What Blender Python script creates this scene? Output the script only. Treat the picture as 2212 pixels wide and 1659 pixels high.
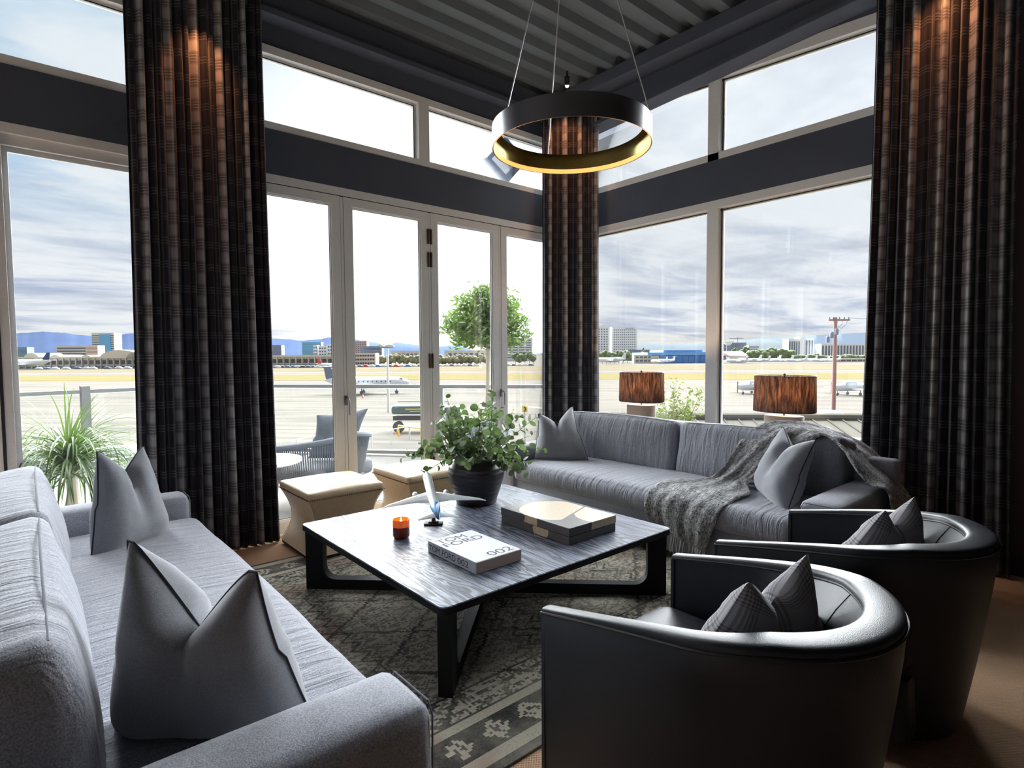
import bpy, bmesh, math, random
from mathutils import Vector, Matrix, noise

for o in list(bpy.data.objects): bpy.data.objects.remove(o)
SC = bpy.context.scene
COL = SC.collection
PI = math.pi
rnd = random.Random(7)

# ------------------------------------------------------------------ camera
cam_d = bpy.data.cameras.new('camera'); cam = bpy.data.objects.new('camera', cam_d); COL.objects.link(cam)
cam_d.sensor_fit = 'HORIZONTAL'; cam_d.sensor_width = 36.0
cam_d.lens = 36.0 * 1222.8 / 2212.0
cam_d.clip_start = 0.05; cam_d.clip_end = 20000
_r = Vector((0.75961217, -0.65034425, -0.00645726))
_d = Vector((-0.03820707, -0.03471069, -0.99866681))
_f = Vector((0.64925308, 0.75884618, -0.05121441))
m = Matrix.Identity(4)
for i in range(3):
    m[i][0] = _r[i]; m[i][1] = -_d[i]; m[i][2] = -_f[i]
m[0][3], m[1][3], m[2][3] = 0.0, 0.0, 1.40
cam.matrix_world = m
SC.camera = cam

# ------------------------------------------------------------------ colour management
SC.view_settings.view_transform = 'Standard'
SC.view_settings.look = 'None'
SC.view_settings.gamma = 1.0
SC.view_settings.exposure = 0.0
try: SC.view_settings.use_curve_mapping = False
except Exception: pass

def lin(c):
    return tuple(((x / 255.0) / 12.92 if x / 255.0 <= 0.04045 else ((x / 255.0 + 0.055) / 1.055) ** 2.4) for x in c)

# ------------------------------------------------------------------ node helper
class NT:
    def __init__(s, tree): s.t = tree; s.n = tree.nodes; s.l = tree.links
    def new(s, typ, **kw):
        n = s.n.new(typ)
        for k, v in kw.items(): setattr(n, k, v)
        return n
    def put(s, inp, v):
        if isinstance(v, bpy.types.NodeSocket): s.l.new(v, inp)
        elif v is not None:
            if isinstance(v, (tuple, list)) and inp.type == 'RGBA' and len(v) == 3: v = (*v, 1.0)
            inp.default_value = v
    def m(s, op, a, b=None, c=None, clamp=False):
        n = s.new('ShaderNodeMath', operation=op, use_clamp=clamp)
        s.put(n.inputs[0], a)
        if b is not None: s.put(n.inputs[1], b)
        if c is not None: s.put(n.inputs[2], c)
        return n.outputs[0]
    def vm(s, op, a, b=None, scale=None):
        n = s.new('ShaderNodeVectorMath', operation=op)
        s.put(n.inputs[0], a)
        if b is not None: s.put(n.inputs[1], b)
        if scale is not None: s.put(n.inputs['Scale'], scale)
        return n.outputs['Value'] if op in ('DOT_PRODUCT', 'LENGTH', 'DISTANCE') else n.outputs[0]
    def mix(s, f, a, b, blend='MIX'):
        n = s.new('ShaderNodeMix', data_type='RGBA', blend_type=blend)
        s.put(n.inputs['Factor'], f); s.put(n.inputs[6], a); s.put(n.inputs[7], b)
        return n.outputs[2]
    def ss(s, x, lo, hi, a=0.0, b=1.0):
        n = s.new('ShaderNodeMapRange', interpolation_type='SMOOTHSTEP')
        s.put(n.inputs[0], x); s.put(n.inputs[1], lo); s.put(n.inputs[2], hi); s.put(n.inputs[3], a); s.put(n.inputs[4], b)
        return n.outputs[0]
    def noise(s, vec, scale=5, detail=3, rough=0.5, dist=0.0, dim='3D'):
        n = s.new('ShaderNodeTexNoise', noise_dimensions=dim)
        if vec is not None: s.put(n.inputs['Vector'], vec)
        s.put(n.inputs['Scale'], scale); s.put(n.inputs['Detail'], detail); s.put(n.inputs['Roughness'], rough); s.put(n.inputs['Distortion'], dist)
        return n.outputs['Fac'] if 'Fac' in n.outputs else n.outputs[0]
    def vor(s, vec, scale=5, feature='F1', metric='EUCLIDEAN', out='Distance', rand=1.0):
        n = s.new('ShaderNodeTexVoronoi', feature=feature, distance=metric)
        s.put(n.inputs['Vector'], vec); s.put(n.inputs['Scale'], scale); s.put(n.inputs['Randomness'], rand)
        return n.outputs[out]
    def sep(s, v):
        n = s.new('ShaderNodeSeparateXYZ'); s.put(n.inputs[0], v); return n.outputs
    def comb(s, x, y, z):
        n = s.new('ShaderNodeCombineXYZ'); s.put(n.inputs[0], x); s.put(n.inputs[1], y); s.put(n.inputs[2], z); return n.outputs[0]
    def map(s, v, scale=(1, 1, 1), loc=(0, 0, 0), rot=(0, 0, 0)):
        n = s.new('ShaderNodeMapping'); s.put(n.inputs[0], v); n.inputs['Scale'].default_value = scale; n.inputs['Location'].default_value = loc; n.inputs['Rotation'].default_value = rot
        return n.outputs[0]
    def obj(s): return s.new('ShaderNodeTexCoord').outputs['Object']
    def uv(s): return s.new('ShaderNodeTexCoord').outputs['UV']
    def pos(s): return s.new('ShaderNodeNewGeometry').outputs['Position']
    def bump(s, h, dist=0.002, strength=1.0):
        n = s.new('ShaderNodeBump'); s.put(n.inputs['Height'], h); n.inputs['Distance'].default_value = dist; n.inputs['Strength'].default_value = strength
        return n.outputs[0]

# ------------------------------------------------------------------ world: broken cloud over an airport, sun glare behind it
GLARE_DIR = tuple(Vector((math.cos(math.radians(58)) * math.cos(math.radians(12.5)), math.sin(math.radians(58)) * math.cos(math.radians(12.5)), math.sin(math.radians(12.5)))))
SUN_AZ = math.radians(46.0)      # measured from +X towards +Y
SUN_EL = math.radians(24.0)
SUN_DIR = Vector((math.cos(SUN_AZ) * math.cos(SUN_EL), math.sin(SUN_AZ) * math.cos(SUN_EL), math.sin(SUN_EL)))
w = bpy.data.worlds.new('world'); SC.world = w; w.use_nodes = True
N = NT(w.node_tree); N.n.clear()
d = N.vm('NORMALIZE', N.new('ShaderNodeTexCoord').outputs['Generated'])
x_, y_, z_ = N.sep(d)
zp = N.m('MAXIMUM', z_, 0.0)
den = N.m('ADD', zp, 0.075)
cp = N.comb(N.m('DIVIDE', x_, den), N.m('DIVIDE', y_, den), N.m('MULTIPLY', zp, 1.5))
cpr = N.map(cp, scale=(1.0, 1.6, 1.0), rot=(0, 0, math.radians(50)))
n1 = N.noise(cpr, 0.60, 8, 0.58, 0.5)
n2 = N.noise(N.map(cp, scale=(0.5, 1.0, 1), loc=(7, 3, 0), rot=(0, 0, math.radians(40))), 1.3, 6, 0.62, 0.5)
cloud = N.m('ADD', N.m('MULTIPLY', n1, 0.6), N.m('MULTIPLY', n2, 0.4))
glare = N.vm('DOT_PRODUCT', d, GLARE_DIR)
g1 = N.ss(glare, 0.93, 0.992)
hz = N.ss(zp, 0.0, 0.40)
side = N.vm('DOT_PRODUCT', d, (-0.10, 0.90, 0.42))
rgt = N.vm('DOT_PRODUCT', d, (0.90, 0.15, 0.40))
cl = N.ss(N.m('ADD', cloud, N.m('MULTIPLY', g1, -0.16)), 0.43, 0.62)
belly = N.mix(hz, lin((150, 170, 212)), lin((206, 213, 226)))
belly = N.mix(N.ss(n2, 0.40, 0.64), belly, lin((200, 208, 224)))
bright = N.mix(hz, lin((246, 248, 253)), lin((238, 245, 252)))
gap = N.m('MULTIPLY', N.ss(side, 0.90, 0.985), N.m('MULTIPLY', N.ss(zp, 0.10, 0.36), N.ss(n2, 0.36, 0.58)))
skyc = N.mix(cl, bright, belly)
skyc = N.mix(gap, skyc, lin((160, 205, 240)))
skyc = N.mix(N.ss(zp, 0.004, 0.045, 0.85, 0.0), skyc, lin((250, 243, 226)))
up = N.m('MULTIPLY', N.ss(rgt, 0.72, 0.92), 0.22)
add = N.new('ShaderNodeVectorMath', operation='ADD')
N.l.new(skyc, add.inputs[0])
gl = N.m('ADD', N.m('MULTIPLY', g1, 0.40), N.m('MULTIPLY', up, N.ss(zp, 0.22, 0.36)))
gv = N.comb(gl, N.m('MULTIPLY', gl, 0.99), N.m('MULTIPLY', gl, 0.96)); N.l.new(gv, add.inputs[1])
bg = N.new('ShaderNodeBackground'); N.l.new(add.outputs[0], bg.inputs[0]); bg.inputs[1].default_value = 1.0
out = N.new('ShaderNodeOutputWorld'); N.l.new(bg.outputs[0], out.inputs[0])

# ------------------------------------------------------------------ sun, veiled by cloud (very soft)
sd = bpy.data.lights.new('sun', 'SUN'); sun = bpy.data.objects.new('sun', sd); COL.objects.link(sun)
sd.energy = 56.0; sd.angle = math.radians(110); sd.color = (0.93, 0.965, 1.0)
sun.rotation_euler = (-SUN_DIR).to_track_quat('-Z', 'Y').to_euler()
sun.location = (20, 20, 20)

# ------------------------------------------------------------------ materials
MATS = {}
def mat(name, col=(0.5, 0.5, 0.5), rough=0.6, metal=0.0, spec=0.5, build=None, sheen=0.0, coat=0.0, trans=0.0, emit=None, es=0.0, sub=0.0):
    if name in MATS: return MATS[name]
    M = bpy.data.materials.new(name); M.use_nodes = True
    T = NT(M.node_tree); b = T.n.get('Principled BSDF')
    b.inputs['Base Color'].default_value = (*col, 1); b.inputs['Roughness'].default_value = rough
    b.inputs['Metallic'].default_value = metal; b.inputs['Specular IOR Level'].default_value = spec
    b.inputs['Sheen Weight'].default_value = sheen; b.inputs['Coat Weight'].default_value = coat
    b.inputs['Transmission Weight'].default_value = trans
    if emit: b.inputs['Emission Color'].default_value = (*emit, 1); b.inputs['Emission Strength'].default_value = es
    if build: build(T, b)
    MATS[name] = M
    return M

def fabric(c1, c2, scale=260, bump=0.0012, big=0.12):
    def f(T, b):
        o = T.obj()
        n = T.noise(o, scale, 3, 0.65)
        n2 = T.noise(T.map(o, scale=(1, 1, 5)), 34, 3, 0.6)
        k = T.m('ADD', T.m('MULTIPLY', T.ss(n, 0.35, 0.65), 0.75), T.m('MULTIPLY', n2, 0.25 + big))
        T.put(b.inputs['Base Color'], T.mix(k, c1, c2))
        T.put(b.inputs['Normal'], T.bump(T.m('ADD', n, T.m('MULTIPLY', n2, 0.6)), bump))
    return f

M_SOFA = mat('sofa fabric', rough=0.95, sheen=0.25, spec=0.2, build=fabric(lin((112, 114, 124)), lin((166, 167, 176))))
def cush(T, b):
    fabric(lin((112, 114, 124)), lin((166, 167, 176)))(T, b)
    o = T.obj(); w1 = T.noise(T.map(o, scale=(1.2, 9.0, 1.6)), 2.4, 3, 0.6, 0.6); w2 = T.noise(o, 280, 2, 0.6)
    T.put(b.inputs['Normal'], T.bump(T.m('ADD', T.m('MULTIPLY', T.ss(w1, 0.3, 0.7), 3.2), w2), 0.0016))
M_CUSH = mat('cushion fabric', rough=0.95, sheen=0.25, spec=0.2, build=cush)
M_SEAM = mat('seam', lin((104, 105, 114)), 0.9)
M_PIL = mat('pillow velvet', rough=0.85, sheen=0.5, spec=0.2, build=fabric(lin((116, 117, 124)), lin((148, 149, 156)), 420, 0.0006))
M_PIPE = mat('dark piping', lin((44, 44, 52)), 0.8)

def plaid_pillow(T, b):
    u = T.uv(); x, y, z = T.sep(u)
    def bands(c, f):
        s = T.m('FRACT', T.m('MULTIPLY', c, f))
        fine = T.ss(T.m('ABSOLUTE', T.m('SUBTRACT', T.m('FRACT', T.m('MULTIPLY', c, f * 12)), 0.5)), 0.18, 0.32)
        grp = T.m('LESS_THAN', s, 0.45)
        return T.m('MULTIPLY', fine, grp)
    a = bands(x, 5.0); c = bands(y, 5.0)
    k = T.m('ADD', T.m('MULTIPLY', a, 0.5), T.m('MULTIPLY', c, 0.5), clamp=True)
    n = T.noise(T.obj(), 400, 2, 0.6)
    col = T.mix(k, lin((158, 154, 158)), lin((66, 64, 70)))
    col = T.mix(T.m('MULTIPLY', n, 0.35), col, lin((150, 147, 150)))
    T.put(b.inputs['Base Color'], col); T.put(b.inputs['Normal'], T.bump(T.m('ADD', n, k), 0.0008))
M_PLAID = mat('glen check wool', rough=0.95, sheen=0.2, spec=0.15, build=plaid_pillow)

def leather(T, b):
    o = T.obj(); v = T.vor(o, 420, 'F1'); n = T.noise(o, 9, 3, 0.5)
    T.put(b.inputs['Base Color'], T.mix(n, lin((17, 19, 25)), lin((26, 29, 38))))
    T.put(b.inputs['Roughness'], T.m('ADD', 0.34, T.m('MULTIPLY', n, 0.12)))
    T.put(b.inputs['Normal'], T.bump(v, 0.0003))
M_LEATHER = mat('blue black leather', rough=0.4, spec=0.34, build=leather)
M_CHBASE = mat('chair base', lin((18, 18, 20)), 0.5)

def tan_leather(T, b):
    o = T.obj(); n = T.noise(o, 30, 4, 0.6); v = T.vor(o, 500)
    T.put(b.inputs['Base Color'], T.mix(n, lin((186, 162, 134)), lin((216, 196, 168))))
    T.put(b.inputs['Normal'], T.bump(T.m('ADD', v, n), 0.0004))
M_TAN = mat('tan leather', rough=0.5, spec=0.25, build=tan_leather)
M_BLACK = mat('black', lin((16, 16, 18)), 0.6)
M_NAIL = mat('dark nailhead metal', lin((60, 50, 42)), 0.35, 0.9)

def tablewood(T, b):
    o = T.obj()
    s = T.map(o, scale=(9.0, 1.15, 9.0))
    wv = T.noise(s, 0.9, 3, 0.5, 0.9)
    ring = T.m('FRACT', T.m('MULTIPLY', wv, 13.0))
    ring = T.ss(T.m('ABSOLUTE', T.m('SUBTRACT', ring, 0.5)), 0.08, 0.42)
    pore = T.noise(T.map(o, scale=(160, 7, 160)), 1.0, 3, 0.7)
    k = T.m('ADD', T.m('MULTIPLY', ring, 0.72), T.m('MULTIPLY', T.ss(pore, 0.42, 0.66), 0.5), clamp=True)
    T.put(b.inputs['Base Color'], T.mix(k, lin((118, 124, 144)), lin((24, 26, 34))))
    T.put(b.inputs['Roughness'], T.m('ADD', 0.30, T.m('MULTIPLY', k, 0.2)))
    T.put(b.inputs['Normal'], T.bump(T.m('MULTIPLY', k, -1.0), 0.0007))
M_WOOD = mat('blue black stained oak', rough=0.35, spec=0.28, build=tablewood)
M_WOODLEG = mat('black stained oak', lin((17, 18, 22)), 0.6, spec=0.2)

def frame_m(T, b):
    n = T.noise(T.obj(), 60, 3, 0.6)
    T.put(b.inputs['Base Color'], T.mix(n, lin((214, 214, 212)), lin((228, 228, 225))))
M_FRAME = mat('pale grey window metal', rough=0.45, build=frame_m)
M_GASKET = mat('black gasket', lin((28, 28, 30)), 0.7)
M_STEEL = mat('brushed steel', lin((150, 150, 150)), 0.3, 1.0)
M_HINGE = mat('bronze hinge', lin((88, 72, 62)), 0.4, 0.7)

def paint(c1, c2, rough=0.7):
    def f(T, b):
        n = T.noise(T.obj(), 3, 3, 0.6); n2 = T.noise(T.obj(), 180, 2, 0.5)
        T.put(b.inputs['Base Color'], T.mix(n, c1, c2)); T.put(b.inputs['Normal'], T.bump(n2, 0.0004))
    return f
M_NAVY = mat('charcoal navy paint', rough=0.75, build=paint(lin((66, 72, 86)), lin((76, 82, 96))))
M_DECK = mat('painted steel deck', rough=0.5, build=paint(lin((84, 92, 98)), lin((98, 106, 112))))
M_WALLB = mat('dark brown wall', rough=0.8, build=paint(lin((66, 58, 56)), lin((76, 67, 64))))
M_BASEB = mat('charcoal baseboard', lin((34, 34, 38)), 0.6)

def glass_nodes(M, tint=(1, 1, 1), refl=1.0):
    M.use_nodes = True; T = NT(M.node_tree); T.n.clear()
    tr = T.new('ShaderNodeBsdfTransparent'); tr.inputs[0].default_value = (*tint, 1)
    gl = T.new('ShaderNodeBsdfGlossy'); gl.inputs['Roughness'].default_value = 0.0
    lw = T.new('ShaderNodeFresnel'); lw.inputs[0].default_value = 1.45
    mx = T.new('ShaderNodeMixShader'); T.l.new(T.m('MULTIPLY', lw.outputs[0], refl, clamp=True), mx.inputs[0])
    T.l.new(tr.outputs[0], mx.inputs[1]); T.l.new(gl.outputs[0], mx.inputs[2])
    o = T.new('ShaderNodeOutputMaterial'); T.l.new(mx.outputs[0], o.inputs[0])
M_GLASS = bpy.data.materials.new('window glass'); glass_nodes(M_GLASS, (0.985, 0.995, 0.99), 0.8)
M_RAILGLASS = bpy.data.materials.new('balustrade glass'); glass_nodes(M_RAILGLASS, (0.97, 0.985, 0.985), 0.4)

def curtain_m(T, b):
    x, y, z = T.sep(T.uv())      # metres of cloth across, metres up
    def soft(c, period, width, off=0.0):
        f = T.m('FRACT', T.m('ADD', T.m('DIVIDE', c, period), off))
        return T.ss(T.m('ABSOLUTE', T.m('SUBTRACT', f, 0.5)), width * 0.35, width, 1.0, 0.0)
    v1 = soft(x, 0.31, 0.22)                    # broad smoky vertical band
    v2 = soft(x, 0.155, 0.05, 0.22); v3 = soft(x, 0.31, 0.03, 0.31)
    h1 = soft(y, 0.155, 0.36)
    hl = T.m('MAXIMUM', T.m('MAXIMUM', soft(y, 0.155, 0.035, 0.5), soft(y, 0.155, 0.03, 0.38)), soft(y, 0.155, 0.03, 0.62))
    n = T.noise(T.uv(), 300, 2, 0.7); slub = T.noise(T.comb(x, T.m('MULTIPLY', y, 8.0), 0.0), 90, 2, 0.6)
    k = T.m('MULTIPLY', v1, T.m('ADD', 0.35, T.m('MULTIPLY', h1, 0.65)))
    k = T.m('ADD', k, T.m('MULTIPLY', T.m('MAXIMUM', v2, v3), 0.30))
    k = T.m('ADD', k, T.m('MULTIPLY', hl, T.m('ADD', 0.16, T.m('MULTIPLY', v1, 0.35))))
    k = T.m('MULTIPLY', k, T.m('ADD', 0.55, T.m('MULTIPLY', slub, 0.9)), clamp=True)
    T.put(b.inputs['Base Color'], T.mix(k, lin((27, 28, 37)), lin((152, 152, 154))))
    T.put(b.inputs['Normal'], T.bump(T.m('ADD', n, k), 0.0006))
M_CURT = mat('smoky plaid wool', rough=0.95, sheen=0.15, spec=0.15, build=curtain_m)

def floor_m(T, b):
    p = T.obj()
    wx = T.m('SINE', T.m('MULTIPLY', T.sep(p)[0], 2 * PI / 0.012)); wy = T.m('SINE', T.m('MULTIPLY', T.sep(p)[1], 2 * PI / 0.012))
    wv = T.m('MULTIPLY', T.m('MULTIPLY', wx, wy), 0.5); n = T.noise(p, 110, 3, 0.6); n2 = T.noise(p, 2.2, 2, 0.5)
    k = T.m('ADD', T.m('ADD', T.m('MULTIPLY', wv, 0.5), 0.3), T.m('MULTIPLY', n, 0.5), clamp=True)
    c = T.mix(k, lin((142, 110, 86)), lin((220, 186, 154)))
    T.put(b.inputs['Base Color'], T.mix(T.m('MULTIPLY', n2, 0.3), c, lin((150, 112, 88))))
    T.put(b.inputs['Normal'], T.bump(T.m('ADD', wv, n), 0.002))
M_FLOOR = mat('tan woven carpet', rough=0.95, spec=0.1, build=floor_m)

def rug_m(T, b):
    # local metres, rug 3.6 x 2.52, centred
    p = T.obj(); x, y, z = T.sep(p)
    HX, HY = 1.8, 1.26
    q = 0.011
    sx = T.m('MULTIPLY', T.m('FLOOR', T.m('DIVIDE', x, q)), q); sy = T.m('MULTIPLY', T.m('FLOOR', T.m('DIVIDE', y, q)), q)
    sp = T.comb(sx, sy, 0.0)
    ex = T.m('SUBTRACT', HX, T.m('ABSOLUTE', sx)); ey = T.m('SUBTRACT', HY, T.m('ABSOLUTE', sy))
    e = T.m('MINIMUM', ex, ey)
    # scrolling motifs: thresholded noise, mirrored so that it reads as ornament
    ax = T.m('PINGPONG', sx, 0.21); ay = T.m('PINGPONG', sy, 0.21)
    mo = T.noise(T.comb(ax, ay, 0.0), 13, 1.5, 0.5, 2.2)
    scroll = T.ss(T.m('ABSOLUTE', T.m('SUBTRACT', mo, 0.5)), 0.018, 0.045, 1.0, 0.0)
    ax2 = T.m('PINGPONG', T.m('ADD', sx, 0.05), 0.075); ay2 = T.m('PINGPONG', sy, 0.075)
    mo2 = T.noise(T.comb(ax2, ay2, 3.0), 26, 1, 0.5, 1.0)
    leafy = T.ss(mo2, 0.53, 0.57)
    # stepped diamonds lattice with serrated outline
    du = T.m('PINGPONG', T.m('ADD', sx, 0.0), 0.30); dv = T.m('PINGPONG', sy, 0.24)
    dd = T.m('ADD', T.m('MULTIPLY', du, 0.8), dv)
    ser = T.m('MULTIPLY', T.m('PINGPONG', T.m('ADD', sx, sy), 0.022), 0.9)
    lat = T.ss(T.m('ABSOLUTE', T.m('SUBTRACT', T.m('ADD', dd, ser), 0.25)), 0.008, 0.014, 1.0, 0.0)
    # zigzag columns running along Y
    zz = T.m('PINGPONG', sy, 0.055)
    zc = T.m('SUBTRACT', T.m('PINGPONG', T.m('ADD', sx, 0.13), 0.42), T.m('MULTIPLY', zz, 1.3))
    zig = T.ss(T.m('ABSOLUTE', T.m('SUBTRACT', zc, 0.05)), 0.008, 0.014, 1.0, 0.0)
    zig2 = T.ss(T.m('ABSOLUTE', T.m('SUBTRACT', zc, 0.10)), 0.006, 0.012, 1.0, 0.0)
    field = T.m('MAXIMUM', T.m('MAXIMUM', T.m('MULTIPLY', scroll, 0.8), T.m('MULTIPLY', leafy, 0.55)), T.m('MAXIMUM', lat, T.m('MAXIMUM', zig, T.m('MULTIPLY', zig2, 0.8))))
    # border: outer dark hem, beige stripe, dark band with pale flowers, beige stripes, scroll band
    def band(lo, hi): return T.m('MULTIPLY', T.m('GREATER_THAN', e, lo), T.m('LESS_THAN', e, hi))
    fl = T.m('MINIMUM', T.m('PINGPONG', T.m('ADD', sx, 0.07), 0.085), T.m('PINGPONG', T.m('ADD', sy, 0.03), 0.085))
    fx = T.m('PINGPONG', T.m('ADD', sx, 0.07), 0.085); 
    fd = T.m('ADD', fx, T.m('ABSOLUTE', T.m('SUBTRACT', e, 0.165)))
    petals = T.m('MULTIPLY', T.m('LESS_THAN', T.m('ADD', fd, T.m('MULTIPLY', mo2, 0.07)), 0.098), T.m('GREATER_THAN', T.m('ADD', mo2, T.m('MULTIPLY', fd, 1.5)), 0.52))
    dark = T.m('MAXIMUM', T.m('MULTIPLY', T.m('GREATER_THAN', e, 0.30), field), 0.0)
    dark = T.m('MAXIMUM', dark, T.m('LESS_THAN', e, 0.035))
    dark = T.m('MAXIMUM', dark, T.m('MULTIPLY', band(0.09, 0.24), T.m('SUBTRACT', 1.0, petals)))
    dark = T.m('MAXIMUM', dark, band(0.285, 0.297))
    dark = T.m('MAXIMUM', dark, T.m('MULTIPLY', band(0.297, 0.44), T.m('MULTIPLY', leafy, 1.0)))
    dark = T.m('MAXIMUM', dark, band(0.44, 0.452))
    worn = T.noise(p, 4.5, 4, 0.65); fine = T.noise(T.map(p, scale=(1.0, 5.0, 1.0)), 130, 3, 0.7)
    pile = T.noise(p, 500, 2, 0.7)
    wk = T.ss(T.m('ADD', T.m('MULTIPLY', worn, 0.6), T.m('MULTIPLY', fine, 0.55)), 0.44, 0.78, 1.0, 0.40)
    k = T.m('MULTIPLY', dark, wk, clamp=True)
    base = T.mix(T.noise(p, 1.6, 3, 0.5), lin((200, 194, 174)), lin((222, 212, 192)))
    base = T.mix(T.ss(fine, 0.40, 0.70), base, lin((158, 151, 138)))
    base = T.mix(T.ss(T.noise(p, 2.6, 2, 0.5), 0.52, 0.70), base, lin((170, 148, 132)))
    T.put(b.inputs['Base Color'], T.mix(k, base, lin((40, 40, 42))))
    T.put(b.inputs['Normal'], T.bump(T.m('ADD', T.m('MULTIPLY', dark, -0.6), T.m('ADD', fine, pile)), 0.002))
M_RUG = mat('distressed persian wool', rough=0.97, spec=0.1, sheen=0.1, build=rug_m)

def throw_m(T, b):
    x, y, z = T.sep(T.uv())
    a = T.noise(T.comb(T.m('MULTIPLY', x, 1.0), T.m('MULTIPLY', y, 0.14), 0.0), 210, 2, 0.7)
    c = T.noise(T.comb(T.m('MULTIPLY', x, 0.16), T.m('MULTIPLY', y, 1.0), 4.0), 170, 2, 0.7)
    k = T.m('ADD', T.ss(a, 0.42, 0.62), T.m('MULTIPLY', T.ss(c, 0.4, 0.6), 0.6), clamp=False)
    k = T.m('MULTIPLY', k, 0.6, clamp=True)
    T.put(b.inputs['Base Color'], T.mix(k, lin((64, 64, 68)), lin((214, 213, 214))))
    T.put(b.inputs['Normal'], T.bump(k, 0.003))
M_THROW = mat('slubbed grey throw', rough=0.95, sheen=0.2, spec=0.1, build=throw_m)

def clay(T, b):
    o = T.obj(); x, y, z = T.sep(o)
    n = T.noise(o, 7, 4, 0.6); rings = T.m('SINE', T.m('ADD', T.m('MULTIPLY', z, 170), T.m('MULTIPLY', n, 6)))
    T.put(b.inputs['Base Color'], T.mix(n, lin((22, 23, 26)), lin((46, 46, 50))))
    T.put(b.inputs['Roughness'], T.m('ADD', 0.22, T.m('MULTIPLY', n, 0.3)))
    T.put(b.inputs['Normal'], T.bump(T.m('ADD', T.m('MULTIPLY', rings, 0.4), n), 0.003))
M_POT = mat('black glazed clay', rough=0.35, spec=0.6, build=clay)

def leaf_mat(name, c1, c2, rough=0.5, tr=0.25):
    M = bpy.data.materials.new(name); M.use_nodes = True; T = NT(M.node_tree); T.n.clear()
    o = T.new('ShaderNodeObjectInfo'); n = T.noise(T.pos(), 9, 2, 0.5)
    f = T.m('ADD', T.m('MULTIPLY', o.outputs['Random'], 0.6), T.m('MULTIPLY', n, 0.5), clamp=True)
    c = T.mix(f, c1, c2)
    d_ = T.new('ShaderNodeBsdfPrincipled'); T.l.new(c, d_.inputs['Base Color']); d_.inputs['Roughness'].default_value = rough
    t_ = T.new('ShaderNodeBsdfTranslucent'); T.l.new(T.mix(0.5, c, lin((90, 120, 30))), t_.inputs[0])
    mx = T.new('ShaderNodeMixShader'); mx.inputs[0].default_value = tr; T.l.new(d_.outputs[0], mx.inputs[1]); T.l.new(t_.outputs[0], mx.inputs[2])
    oo = T.new('ShaderNodeOutputMaterial'); T.l.new(mx.outputs[0], oo.inputs[0])
    return M
M_EUC = leaf_mat('silver dollar leaf', lin((74, 92, 60)), lin((128, 142, 116)), 0.5, 0.35)
M_STEM = mat('green brown stem', lin((96, 98, 66)), 0.7)
M_PALM = leaf_mat('strap leaf', lin((46, 66, 32)), lin((84, 104, 56)), 0.45, 0.3)
M_OLIVE = leaf_mat('bay leaf', lin((66, 88, 38)), lin((108, 128, 70)), 0.5, 0.4)
M_LEAFY = leaf_mat('young tree leaf', lin((84, 94, 46)), lin((112, 120, 66)), 0.6, 0.35)
M_BARK = mat('pale bark', rough=0.9, build=paint(lin((150, 140, 124)), lin((182, 172, 154))))

def resin(T, b):
    o = T.obj(); x, y, z = T.sep(o)
    def disc(cx, cy, r, ax=1.0, ay=1.0, cz=None):
        dx = T.m('MULTIPLY', T.m('SUBTRACT', x, cx), ax); dy = T.m('MULTIPLY', T.m('SUBTRACT', y, cy), ay)
        s = T.m('ADD', T.m('MULTIPLY', dx, dx), T.m('MULTIPLY', dy, dy))
        if cz is not None:
            dz = T.m('SUBTRACT', z, cz); s = T.m('ADD', s, T.m('MULTIPLY', dz, dz))
        return T.m('SQRT', s)
    wob = T.m('MULTIPLY', T.m('SUBTRACT', T.noise(o, 9, 2, 0.5), 0.5), 0.03)
    d1 = T.m('ADD', disc(0.0, 0.03, 0.17), wob)
    d2 = T.m('ADD', disc(0.19, -0.24, 0.18), wob)
    w1 = T.m('MULTIPLY', T.m('LESS_THAN', d1, 0.20), T.m('GREATER_THAN', T.m('ADD', y, T.m('MULTIPLY', x, -0.35)), -0.105))
    w2 = T.m('MULTIPLY', T.m('LESS_THAN', d2, 0.21), T.m('LESS_THAN', T.m('ADD', y, T.m('MULTIPLY', x, -0.35)), -0.118))
    wood = T.m('MAXIMUM', w1, w2)
    side = disc(-0.19, -0.06, 0.1, 0.6, 1.0, -0.012)
    low = T.m('MULTIPLY', T.m('LESS_THAN', side, 0.062), T.m('LESS_THAN', z, 0.0))
    wood = T.m('MAXIMUM', T.m('MULTIPLY', wood, T.m('GREATER_THAN', z, 0.0)), low)
    rings = T.m('SINE', T.m('MULTIPLY', T.m('ADD', d1, T.m('MULTIPLY', wob, 2.0)), 330))
    wc = T.mix(T.m('ADD', T.m('MULTIPLY', rings, 0.22), 0.5), lin((168, 148, 122)), lin((192, 176, 148)))
    rc = T.mix(T.noise(o, 18, 3, 0.6), lin((58, 56, 56)), lin((84, 81, 80)))
    T.put(b.inputs['Base Color'], T.mix(wood, rc, wc))
M_RESIN = mat('dark resin with wood slices', rough=0.42, build=resin)

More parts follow.
